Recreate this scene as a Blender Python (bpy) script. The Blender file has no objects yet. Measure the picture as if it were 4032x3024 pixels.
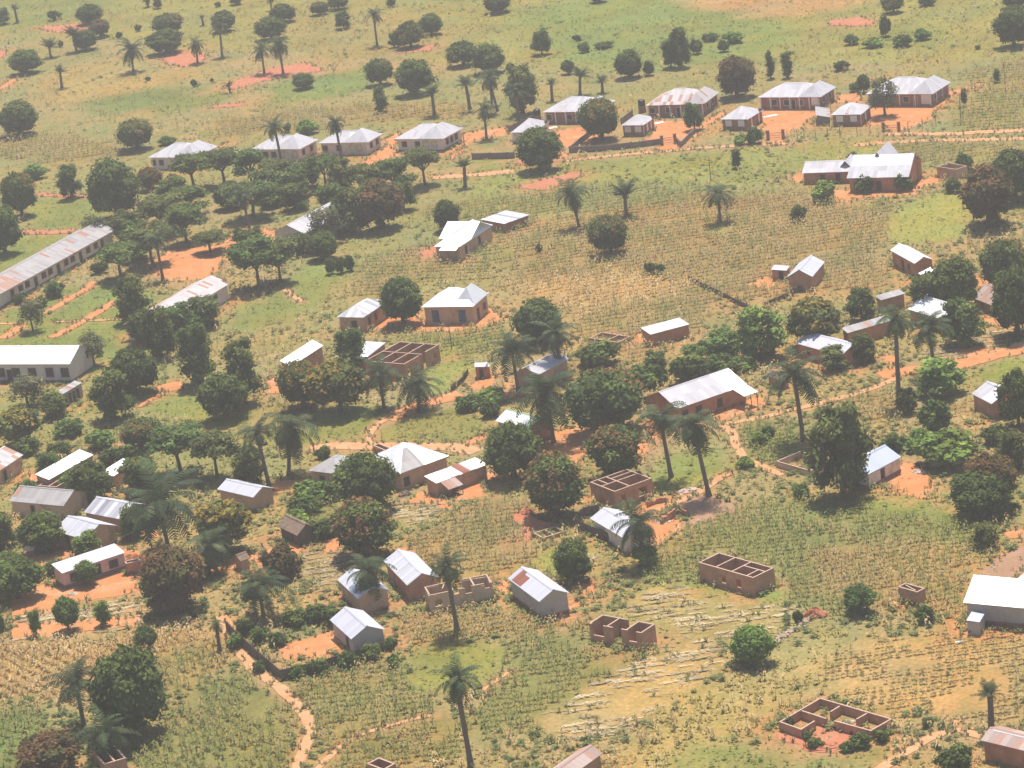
import bpy, math, random
import numpy as np
from mathutils import Matrix, Vector
R = math.radians
rng = np.random.default_rng(7)
random.seed(7)
SC = bpy.context.scene
COL = SC.collection

# ------------------------------------------------------------ camera, sky, sun
CAM_H, FOC, PITCH, ROLL = 140.0, 11000.0, R(18.0), R(-7.5)      # FOC in photo pixels (4032 wide)
cd = bpy.data.cameras.new('camera'); cam = bpy.data.objects.new('camera', cd); COL.objects.link(cam)
cd.sensor_width = 36.0; cd.lens = 36.0*FOC/4032; cd.clip_start = 1.0; cd.clip_end = 20000
_c, _s = math.cos(ROLL), math.sin(ROLL); _cp, _sp = math.cos(PITCH), math.sin(PITCH)
right = Vector((_c, _s*_sp, _s*_cp)); up = Vector((-_s, _c*_sp, _c*_cp)); back = Vector((0, -_cp, _sp))
M = Matrix((right, up, back)).transposed().to_4x4(); M.translation = (0, 0, CAM_H)
cam.matrix_world = M
SC.camera = cam

SUN_V = Vector((0.10, 0.37, 1.0)).normalized()                  # from the ground towards the sun
W = bpy.data.worlds.new("World"); SC.world = W; W.use_nodes = True
nt = W.node_tree; bg = nt.nodes['Background']
sky = nt.nodes.new('ShaderNodeTexSky'); sky.sky_type = 'NISHITA'; sky.sun_disc = False
sky.sun_elevation = math.asin(SUN_V.z); sky.sun_rotation = math.atan2(SUN_V.x, SUN_V.y)
sky.altitude = 1100; sky.dust_density = 2.0
nt.links.new(sky.outputs[0], bg.inputs[0]); bg.inputs[1].default_value = 0.115
sl = bpy.data.lights.new('sun', 'SUN'); sl.energy = 4.7; sl.angle = R(0.53); sl.color = (1.0, 0.915, 0.79)
so = bpy.data.objects.new('sun', sl); COL.objects.link(so)
so.rotation_euler = SUN_V.to_track_quat('Z', 'Y').to_euler(); so.location = (0, 300, 300)
SC.view_settings.view_transform = 'Standard'; SC.view_settings.look = 'None'
SC.view_settings.exposure = 0.32; SC.view_settings.gamma = 1.0
SC.cycles.max_bounces = 6; SC.cycles.volume_bounces = 0; SC.cycles.transparent_max_bounces = 4
SC.cycles.use_denoising = True

# ------------------------------------------------------------ photo pixel -> point in the place
VS = 1.8228                                                     # "V" units: the photo seen 2212 wide
def rays(P):
    P = np.atleast_2d(np.asarray(P, float))*VS
    x = P[:, 0]-2016; y = -(P[:, 1]-1512)
    xr = _c*x-_s*y; yr = _s*x+_c*y
    return np.stack([xr, FOC*_cp+yr*_sp, -FOC*_sp+yr*_cp], 1)
def G(P, h=0.0):
    d = rays(P); t = (h-CAM_H)/d[:, 2]
    return d[:, :2]*t[:, None]
def g1(x, y, h=0.0):
    return G([(x, y)], h)[0]
def mpp(x, y):                                                  # metres per V pixel, and depression
    p = g1(x, y); sl_ = math.sqrt(p[0]**2+p[1]**2+CAM_H**2)
    return sl_/(FOC/VS), math.asin(CAM_H/sl_)
def toV(x, y, z=0.0):
    d = Vector((x, y, z-CAM_H))
    k = FOC/-(d.dot(back)); return ((2016+d.dot(right)*k)/VS, (1512-d.dot(up)*k)/VS)
s7, s5, s55, s4, s10 = 700/2212, 500/2212, 550/2212, 400/2212, 1000/2212
CROP = {'V': (0, 0, VS), 'r0': (3000, 0, 1032/2212), 'z1': (1280, 2080, s7), 'z2': (1960, 1980, s7), 'z3': (2560, 2100, s7),
        'z4': (3032, 2499, s7), 'z5': (2230, 2350, s5), 'z6': (2230, 1750, s5), 'z7': (1480, 1680, s55), 'z8': (2560, 1380, s5),
        'y1': (3332, 2150, s7), 'y2': (0, 2050, s7), 'y3': (0, 1700, s7), 'y4': (1060, 1280, s7), 'y5': (1800, 1250, s7),
        'y6': (1680, 760, s4), 'y7': (3332, 900, s7), 'y8': (3332, 2700, s7)}
for _i in range(4):
    for _j in range(4):
        CROP['c%d%d' % (_i, _j)] = (1000*_i, 750*_j, s10)
def cv(crop, p):
    o = CROP[crop]; return ((o[0]+p[0]*o[2])/VS, (o[1]+p[1]*o[2])/VS)

# ------------------------------------------------------------ materials
def new_mat(name):
    m = bpy.data.materials.new(name); m.use_nodes = True
    n = m.node_tree; n.nodes.clear()
    out = n.nodes.new('ShaderNodeOutputMaterial')
    return m, n, out
def N(n, t, **kw):
    o = n.nodes.new(t)
    for k, v in kw.items():
        setattr(o, k, v)
    return o
def mixc(n, a, b, f, blend='MIX'):
    m = N(n, 'ShaderNodeMix', data_type='RGBA', blend_type=blend)
    for sock, v in ((m.inputs[6], a), (m.inputs[7], b), (m.inputs[0], f)):
        if hasattr(v, 'is_output'):
            n.links.new(v, sock)
        else:
            sock.default_value = (*v, 1) if isinstance(v, tuple) else v
    return m.outputs[2]
def mathn(n, op, a, b=0.0, c=0.0):
    m = N(n, 'ShaderNodeMath', operation=op)
    for i, v in enumerate((a, b, c)):
        if hasattr(v, 'is_output'):
            n.links.new(v, m.inputs[i])
        else:
            m.inputs[i].default_value = v
    return m.outputs[0]
def noise(n, scale, detail=3.0, vec=None, rough=0.6):
    t = N(n, 'ShaderNodeTexNoise'); t.inputs['Scale'].default_value = scale
    t.inputs['Detail'].default_value = detail; t.inputs['Roughness'].default_value = rough
    if vec is not None:
        n.links.new(vec, t.inputs['Vector'])
    return t.outputs['Fac']
def ramp(n, f, lo, hi):
    m = N(n, 'ShaderNodeMapRange'); m.inputs[1].default_value = lo; m.inputs[2].default_value = hi
    n.links.new(f, m.inputs[0]); return m.outputs[0]
def mottled(name, c1, c2, scale=1.2, rough=0.9, c3=None, fine=9.0, spec=0.2):
    """two or three albedos broken up by noise at two scales"""
    m, n, out = new_mat(name)
    co = N(n, 'ShaderNodeTexCoord').outputs['Object']
    f = ramp(n, noise(n, scale, 4, co), .35, .65)
    col = mixc(n, c1, c2, f)
    if c3:
        f3 = ramp(n, noise(n, scale*.45, 5, co, .7), .55, .68); col = mixc(n, col, c3, f3)
    g = ramp(n, noise(n, fine, 3, co), .2, .8)
    col = mixc(n, col, (1.12, 1.12, 1.12), 0.0) if False else col
    v = N(n, 'ShaderNodeHueSaturation'); n.links.new(col, v.inputs['Color'])
    n.links.new(mathn(n, 'MULTIPLY_ADD', g, .35, .82), v.inputs['Value'])
    b = N(n, 'ShaderNodeBsdfPrincipled'); n.links.new(v.outputs[0], b.inputs['Base Color'])
    b.inputs['Roughness'].default_value = rough; b.inputs['Specular IOR Level'].default_value = spec
    n.links.new(b.outputs[0], out.inputs[0]); return m
def brick(name, c1, c2, mortar, scale=1.0):
    m, n, out = new_mat(name)
    co = N(n, 'ShaderNodeTexCoord').outputs['Object']
    sx = N(n, 'ShaderNodeSeparateXYZ'); n.links.new(co, sx.inputs[0])
    cx = N(n, 'ShaderNodeCombineXYZ'); n.links.new(mathn(n, 'ADD', sx.outputs[0], sx.outputs[1]), cx.inputs[0]); n.links.new(sx.outputs[2], cx.inputs[1])
    t = N(n, 'ShaderNodeTexBrick'); n.links.new(cx.outputs[0], t.inputs['Vector'])
    t.inputs['Scale'].default_value = 3.2*scale; t.inputs['Color1'].default_value = (*c1, 1); t.inputs['Color2'].default_value = (*c2, 1)
    t.inputs['Mortar'].default_value = (*mortar, 1); t.inputs['Mortar Size'].default_value = .018
    f = ramp(n, noise(n, .8, 5, co), .3, .75)
    v = N(n, 'ShaderNodeHueSaturation'); n.links.new(t.outputs[0], v.inputs['Color'])
    n.links.new(mathn(n, 'MULTIPLY_ADD', f, .45, .75), v.inputs['Value'])
    b = N(n, 'ShaderNodeBsdfPrincipled'); n.links.new(v.outputs[0], b.inputs['Base Color']); b.inputs['Roughness'].default_value = .95
    b.inputs['Specular IOR Level'].default_value = .1
    n.links.new(b.outputs[0], out.inputs[0]); return m
def tin(name, base, dark, var=.5, rust=0.0, metal=.4, rough=.45, rustcol=(.33, .13, .06), row=2.4, sheet=.8):
    """corrugated sheets: each sheet its own weathering, some gone to rust (UV in metres: along / down the slope)"""
    m, n, out = new_mat(name)
    uv = N(n, 'ShaderNodeUVMap'); uv.uv_map = 'UVMap'
    sx = N(n, 'ShaderNodeSeparateXYZ'); n.links.new(uv.outputs[0], sx.inputs[0])
    iu = mathn(n, 'FLOOR', mathn(n, 'DIVIDE', sx.outputs[0], sheet)); iv = mathn(n, 'FLOOR', mathn(n, 'DIVIDE', sx.outputs[1], row))
    cx = N(n, 'ShaderNodeCombineXYZ'); n.links.new(iu, cx.inputs[0]); n.links.new(iv, cx.inputs[1])
    oi = N(n, 'ShaderNodeObjectInfo'); n.links.new(mathn(n, 'MULTIPLY', oi.outputs['Random'], 91.0), cx.inputs[2])
    wn = N(n, 'ShaderNodeTexWhiteNoise'); wn.noise_dimensions = '3D'; n.links.new(cx.outputs[0], wn.inputs['Vector'])
    val = wn.outputs['Value']
    col = mixc(n, base, dark, mathn(n, 'MULTIPLY', mathn(n, 'POWER', val, 1.6), var))
    # thin seam at each sheet edge, streaks of dirt down the slope
    fu = mathn(n, 'FRACT', mathn(n, 'DIVIDE', sx.outputs[0], sheet))
    seam = mathn(n, 'LESS_THAN', fu, .07)
    col = mixc(n, col, dark, mathn(n, 'MULTIPLY', seam, .45))
    st = N(n, 'ShaderNodeMapping'); n.links.new(uv.outputs[0], st.inputs[0]); st.inputs['Scale'].default_value = (2.2, .25, 1)
    sk = ramp(n, noise(n, 1.6, 4, st.outputs[0]), .45, .8)
    col = mixc(n, col, dark, mathn(n, 'MULTIPLY', sk, .35))
    rsum = 0.0
    if rust > 0:
        sel = mathn(n, 'LESS_THAN', N(n, 'ShaderNodeSeparateColor').outputs[0], 0) if False else None
        sc_ = N(n, 'ShaderNodeSeparateColor'); n.links.new(wn.outputs['Color'], sc_.inputs[0])
        selr = mathn(n, 'LESS_THAN', sc_.outputs[1], rust)
        blot = ramp(n, noise(n, 1.3, 5, st.outputs[0], .7), .62-.35*rust, .72)
        rf = mathn(n, 'MINIMUM', mathn(n, 'ADD', mathn(n, 'MULTIPLY', selr, .75), mathn(n, 'MULTIPLY', blot, .6)), 1.0)
        rustv = mixc(n, rustcol, tuple(min(1, x*1.7) for x in rustcol), noise(n, 3.0, 3, uv.outputs[0]))
        col = mixc(n, col, rustv, rf); rsum = rf
    b = N(n, 'ShaderNodeBsdfPrincipled'); n.links.new(col, b.inputs['Base Color'])
    if rust > 0:
        n.links.new(mathn(n, 'MULTIPLY', mathn(n, 'SUBTRACT', 1.0, rsum), metal), b.inputs['Metallic'])
    else:
        b.inputs['Metallic'].default_value = metal
    n.links.new(mathn(n, 'MULTIPLY_ADD', val, .18, rough), b.inputs['Roughness'])
    wv = N(n, 'ShaderNodeTexWave'); wv.inputs['Scale'].default_value = 1.6; n.links.new(uv.outputs[0], wv.inputs[0])
    bp = N(n, 'ShaderNodeBump'); bp.inputs['Strength'].default_value = .25; bp.inputs['Distance'].default_value = .03
    n.links.new(wv.outputs['Fac'], bp.inputs['Height']); n.links.new(bp.outputs[0], b.inputs['Normal'])
    n.links.new(b.outputs[0], out.inputs[0]); return m
def attr_mat(name, rough=.85, trans=.25, use_obj=False, upn=0.0):
    m, n, out = new_mat(name)
    a = N(n, 'ShaderNodeAttribute'); a.attribute_name = 'Col'
    col = a.outputs['Color']
    if use_obj:
        oi = N(n, 'ShaderNodeObjectInfo'); col = mixc(n, col, oi.outputs['Color'], 1.0, 'MULTIPLY')
    d = N(n, 'ShaderNodeBsdfPrincipled'); n.links.new(col, d.inputs['Base Color']); d.inputs['Roughness'].default_value = rough
    d.inputs['Specular IOR Level'].default_value = .12
    if upn:
        ge = N(n, 'ShaderNodeNewGeometry'); mv = N(n, 'ShaderNodeMix', data_type='VECTOR'); mv.inputs[0].default_value = upn
        n.links.new(ge.outputs['Normal'], mv.inputs[4]); mv.inputs[5].default_value = (0, 0, 1)
        nn = N(n, 'ShaderNodeVectorMath', operation='NORMALIZE'); n.links.new(mv.outputs[1], nn.inputs[0]); n.links.new(nn.outputs[0], d.inputs['Normal'])
    if trans > 0:
        t = N(n, 'ShaderNodeBsdfTranslucent'); n.links.new(col, t.inputs[0])
        mx = N(n, 'ShaderNodeMixShader'); mx.inputs[0].default_value = trans
        n.links.new(d.outputs[0], mx.inputs[1]); n.links.new(t.outputs[0], mx.inputs[2]); n.links.new(mx.outputs[0], out.inputs[0])
    else:
        n.links.new(d.outputs[0], out.inputs[0])
    return m

MT = {
 'white_tin': tin('new_white_tin', (.93, .93, .93), (.66, .66, .70), .25, 0, .45, .40),
 'lilac_tin': tin('weathered_grey_tin', (.63, .615, .67), (.46, .445, .49), .6, 0, .03, .62),
 'silver_tin': tin('clean_grey_tin', (.66, .67, .75), (.48, .49, .56), .6, 0, .15, .55),
 'old_tin': tin('old_dull_tin', (.45, .43, .44), (.33, .31, .315), .7, .06, .08, .65),
 'stripe_tin': tin('striped_tin', (.80, .80, .86), (.30, .30, .35), 1.1, 0, .12, .55, row=9, sheet=.9),
 'rust_tin': tin('rust_stained_tin', (.60, .57, .59), (.44, .41, .42), .5, .22, .1, .6),
 'veryrust_tin': tin('rusty_brown_tin', (.52, .42, .39), (.36, .27, .24), .8, .45, .1, .7, (.34, .19, .14)),
 'rust_sheet': tin('red_rust_sheet', (.36, .12, .07), (.24, .09, .06), .6, 0, .0, .7),
 'green_tin': tin('green_painted_tin', (.36, .47, .24), (.28, .38, .20), .5, 0, .0, .5),
 'blue_tin': tin('pale_blue_tin', (.52, .57, .74), (.42, .47, .62), .3, 0, .15, .5),
 'thatch': mottled('grey_brown_thatch', (.22, .15, .11), (.33, .24, .18), 2.5, .95, (.16, .11, .08), 14),
 'pale_thatch': mottled('pale_straw_thatch', (.5, .42, .33), (.66, .58, .48), 2.5, .95, None, 14),
 'brick': brick('mud_brick', (.50, .27, .165), (.43, .22, .135), (.52, .34, .23)),
 'redbrick': brick('red_brick', (.52, .225, .125), (.44, .185, .105), (.50, .31, .21)),
 'darkbrick': brick('dark_red_brick', (.36, .165, .115), (.30, .14, .10), (.38, .24, .18)),
 'brick_top': mottled('painted_sunlit_brick', (.52, .34, .25), (.62, .44, .33), 3, .95),  # paler brick for wall tops, sunlight put into the colour
 'mud': mottled('mud_plaster', (.52, .335, .22), (.58, .40, .27), .8, .95, (.42, .26, .165)),
 'tanmud': mottled('pale_mud_plaster', (.54, .39, .26), (.60, .45, .32), .8, .95, (.36, .26, .19)),
 'cement': mottled('grey_cement_plaster', (.42, .38, .35), (.48, .44, .41), .7, .9, (.36, .32, .30)),
 'cream': mottled('cream_plaster', (.72, .63, .53), (.80, .72, .63), .7, .85, (.58, .47, .38)),
 'palegrey': mottled('pale_grey_plaster', (.60, .55, .53), (.66, .61, .59), .7, .9, (.50, .45, .43)),
 'pink': mottled('pink_plaster', (.66, .46, .42), (.72, .52, .48), .7, .85, (.55, .38, .35)),
 'plinth': mottled('grey_plinth', (.20, .17, .16), (.26, .22, .2), 1, .95),
 'white': mottled('white_paint', (.78, .74, .70), (.82, .79, .76), 1, .7),
 'dark': mottled('dark_shutter_wood', (.045, .035, .03), (.07, .055, .045), 3, .6),
 'blue': mottled('blue_painted_door', (.05, .09, .22), (.07, .12, .27), 3, .6),
 'wood': mottled('weathered_wood', (.16, .11, .08), (.22, .16, .12), 3, .9),
 'stick': mottled('dark_dry_sticks', (.115, .09, .072), (.17, .135, .11), 3, .95),
 'beam': mottled('fresh_timber', (.56, .42, .26), (.62, .48, .32), 3, .8),
 'bark': mottled('tree_bark', (.10, .075, .058), (.15, .115, .09), 4, .95),
 'palmbark': mottled('palm_trunk', (.12, .095, .08), (.18, .145, .12), 4, .95),
 'black': mottled('black_plastic', (.02, .02, .022), (.03, .03, .033), 2, .4),
 'stone': mottled('pale_rubble', (.62, .46, .36), (.74, .58, .47), 4, .95, (.45, .3, .22)),
 'soil': mottled('orange_soil', (.56, .228, .09), (.63, .28, .12), .35, .98, (.58, .33, .18), 3.0, .05),
 'path': mottled('beaten_path_soil', (.58, .30, .145), (.64, .37, .20), .5, .98, (.54, .25, .11), 4.0, .05),
 'redsoil': mottled('red_soil', (.50, .18, .10), (.55, .23, .13), .4, .98, (.46, .23, .13), 3.0, .05),
 'dullsoil': mottled('dull_brown_soil', (.36, .20, .125), (.42, .25, .16), .4, .98, (.33, .22, .13), 3.0, .05),
 'leaf': attr_mat('tree_leaves', .8, .28, True, .42),
 'frond': attr_mat('palm_fronds', .55, .2, True),
 'crop': attr_mat('field_plants', .9, .22, False, .88),
}
# the ground: field colours from the mesh, broken up by noise
def ground_mat():
    m, n, out = new_mat('ground')
    a = N(n, 'ShaderNodeAttribute'); a.attribute_name = 'Col'
    co = N(n, 'ShaderNodeTexCoord').outputs['Object']
    col = a.outputs['Color']
    f1 = ramp(n, noise(n, .045, 5, co, .65), .38, .62)
    col = mixc(n, col, mixc(n, col, (1.22, .98, .78), 1.0, 'MULTIPLY'), f1)
    f2 = ramp(n, noise(n, .35, 5, co, .7), .42, .66)
    col = mixc(n, col, mixc(n, col, (.72, .84, .70), 1.0, 'MULTIPLY'), f2)
    f3 = ramp(n, noise(n, 1.7, 4, co, .7), .30, .72)
    v = N(n, 'ShaderNodeHueSaturation'); n.links.new(col, v.inputs['Color'])
    n.links.new(mathn(n, 'MULTIPLY_ADD', f3, .55, .70), v.inputs['Value'])
    b = N(n, 'ShaderNodeBsdfPrincipled'); n.links.new(v.outputs[0], b.inputs['Base Color'])
    b.inputs['Roughness'].default_value = 1; b.inputs['Specular IOR Level'].default_value = .05
    n.links.new(b.outputs[0], out.inputs[0]); return m
MT['ground'] = ground_mat()

# ------------------------------------------------------------ object helpers
def tag(o, label=None, cat=None, group=None, kind=None):
    for k, v in (('label', label), ('category', cat), ('group', group), ('kind', kind)):
        if v: o[k] = v
    return o
def empty(name, loc, rz=0.0, scale=(1, 1, 1)):
    o = bpy.data.objects.new(name, None); COL.objects.link(o); o.location = loc; o.rotation_euler = (0, 0, rz); o.scale = scale
    o.empty_display_size = .5; return o
def link(name, me, parent=None):
    o = bpy.data.objects.new(name, me); COL.objects.link(o)
    if parent: o.parent = parent
    return o
def np_mesh(name, V, F, mats, col=None, matidx=None):
    """mesh from numpy arrays: F is (m,3) or (m,4)"""
    me = bpy.data.meshes.new(name); k = F.shape[1]
    me.vertices.add(len(V)); me.vertices.foreach_set('co', np.ascontiguousarray(V, np.float32).ravel())
    me.loops.add(F.size); me.loops.foreach_set('vertex_index', np.ascontiguousarray(F, np.int32).ravel())
    me.polygons.add(len(F)); me.polygons.foreach_set('loop_start', np.arange(0, F.size, k, dtype=np.int32))
    me.polygons.foreach_set('loop_total', np.full(len(F), k, np.int32))
    if matidx is not None: me.polygons.foreach_set('material_index', np.asarray(matidx, np.int32))
    me.update(calc_edges=True)
    if col is not None:
        a = me.color_attributes.new('Col', 'FLOAT_COLOR', 'POINT')
        c4 = np.ones((len(V), 4), np.float32); c4[:, :3] = col; a.data.foreach_set('color', c4.ravel())
    for mm in (mats if isinstance(mats, (list, tuple)) else [mats]): me.materials.append(mm)
    return me
class MB:
    """collects boxes, prisms and tubes; build() makes ONE mesh object"""
    def __init__(s): s.v = []; s.f = []; s.uv = []; s.m = []
    def add(s, vs, fs, uvs=None, m=0):
        o = len(s.v); s.v += [tuple(p) for p in vs]
        for i, f in enumerate(fs):
            s.f.append([o+j for j in f]); s.uv.append(uvs[i] if uvs else None); s.m.append(m)
    def box(s, x0, x1, y0, y1, z0, z1, m=0):
        s.add([(x0, y0, z0), (x1, y0, z0), (x1, y1, z0), (x0, y1, z0), (x0, y0, z1), (x1, y0, z1), (x1, y1, z1), (x0, y1, z1)],
              [(3, 2, 1, 0), (4, 5, 6, 7), (0, 1, 5, 4), (1, 2, 6, 5), (2, 3, 7, 6), (3, 0, 4, 7)], m=m)
    def obox(s, p, q, t, z0, z1, m=0, j=0.0):
        """upright slab from p to q (xy), thickness t"""
        dx, dy = q[0]-p[0], q[1]-p[1]; L = math.hypot(dx, dy) or 1; nx, ny = -dy/L*t/2, dx/L*t/2
        zz = [z1+random.uniform(-j, j) for _ in range(2)]
        c = [(p[0]+nx, p[1]+ny), (p[0]-nx, p[1]-ny), (q[0]-nx, q[1]-ny), (q[0]+nx, q[1]+ny)]
        tz = [zz[0], zz[0], zz[1], zz[1]]
        s.add([(*a, z0) for a in c]+[(*a, tz[i]) for i, a in enumerate(c)],
              [(3, 2, 1, 0), (4, 5, 6, 7), (0, 1, 5, 4), (1, 2, 6, 5), (2, 3, 7, 6), (3, 0, 4, 7)], m=m)
    def tube(s, pts, rad, n=7, m=0):
        pts = [Vector(p) for p in pts]; rings = []
        for i, p in enumerate(pts):
            d = (pts[min(i+1, len(pts)-1)]-pts[max(i-1, 0)]).normalized()
            a = d.orthogonal().normalized(); b = d.cross(a)
            rings.append([p+(a*math.cos(2*math.pi*k/n)+b*math.sin(2*math.pi*k/n))*rad[i] for k in range(n)])
        o = [v for r_ in rings for v in r_]
        fs = [(i*n+k, i*n+(k+1) % n, (i+1)*n+(k+1) % n, (i+1)*n+k) for i in range(len(pts)-1) for k in range(n)]
        fs += [tuple(range(n))[::-1], tuple((len(pts)-1)*n+k for k in range(n))]
        s.add(o, fs, m=m)
    def mesh(s, name, mats):
        me = bpy.data.meshes.new(name); me.from_pydata(s.v, [], s.f)
        if any(u is not None for u in s.uv):
            l = me.uv_layers.new(name='UVMap')
            for p in me.polygons:
                u = s.uv[p.index]
                if u:
                    for k, li in enumerate(p.loop_indices): l.data[li].uv = u[k]
        me.polygons.foreach_set('material_index', s.m); me.update()
        for mm in (mats if isinstance(mats, (list, tuple)) else [mats]): me.materials.append(mm)
        return me
    def build(s, name, mats, parent=None): return link(name, s.mesh(name, mats), parent)

def inpoly(P, poly):
    x, y = P[:, 0], P[:, 1]; r = np.zeros(len(P), bool); n = len(poly)
    for i in range(n):
        x0, y0 = poly[i]; x1, y1 = poly[(i+1) % n]
        c = (y0 > y) != (y1 > y)
        if abs(y1-y0) > 1e-12: r ^= c & (x < (x1-x0)*(y-y0)/(y1-y0)+x0)
    return r
def segdist(P, poly, closed=True):
    d = np.full(len(P), 1e9); n = len(poly)
    for i in range(n if closed else n-1):
        a = np.asarray(poly[i]); b = np.asarray(poly[(i+1) % n]); ab = b-a
        t = np.clip(((P-a)@ab)/max(ab@ab, 1e-9), 0, 1); d = np.minimum(d, np.linalg.norm(P-(a+t[:, None]*ab), axis=1))
    return d
def vnoise(P, s, seed=0):
    """smooth value noise, 0..1"""
    q = P/s+seed*17.3; i = np.floor(q).astype(np.int64); f = q-i; f = f*f*(3-2*f)
    def h(a, b):
        v = (a*374761393+b*668265263+seed*144269) & 0xffffffff; v = ((v ^ (v >> 13))*1274126177) & 0xffffffff
        return ((v ^ (v >> 16)) & 0xffff)/65535.0
    a = h(i[:, 0], i[:, 1])*(1-f[:, 0])+h(i[:, 0]+1, i[:, 1])*f[:, 0]
    b = h(i[:, 0], i[:, 1]+1)*(1-f[:, 0])+h(i[:, 0]+1, i[:, 1]+1)*f[:, 0]
    return a*(1-f[:, 1])+b*f[:, 1]
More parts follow.
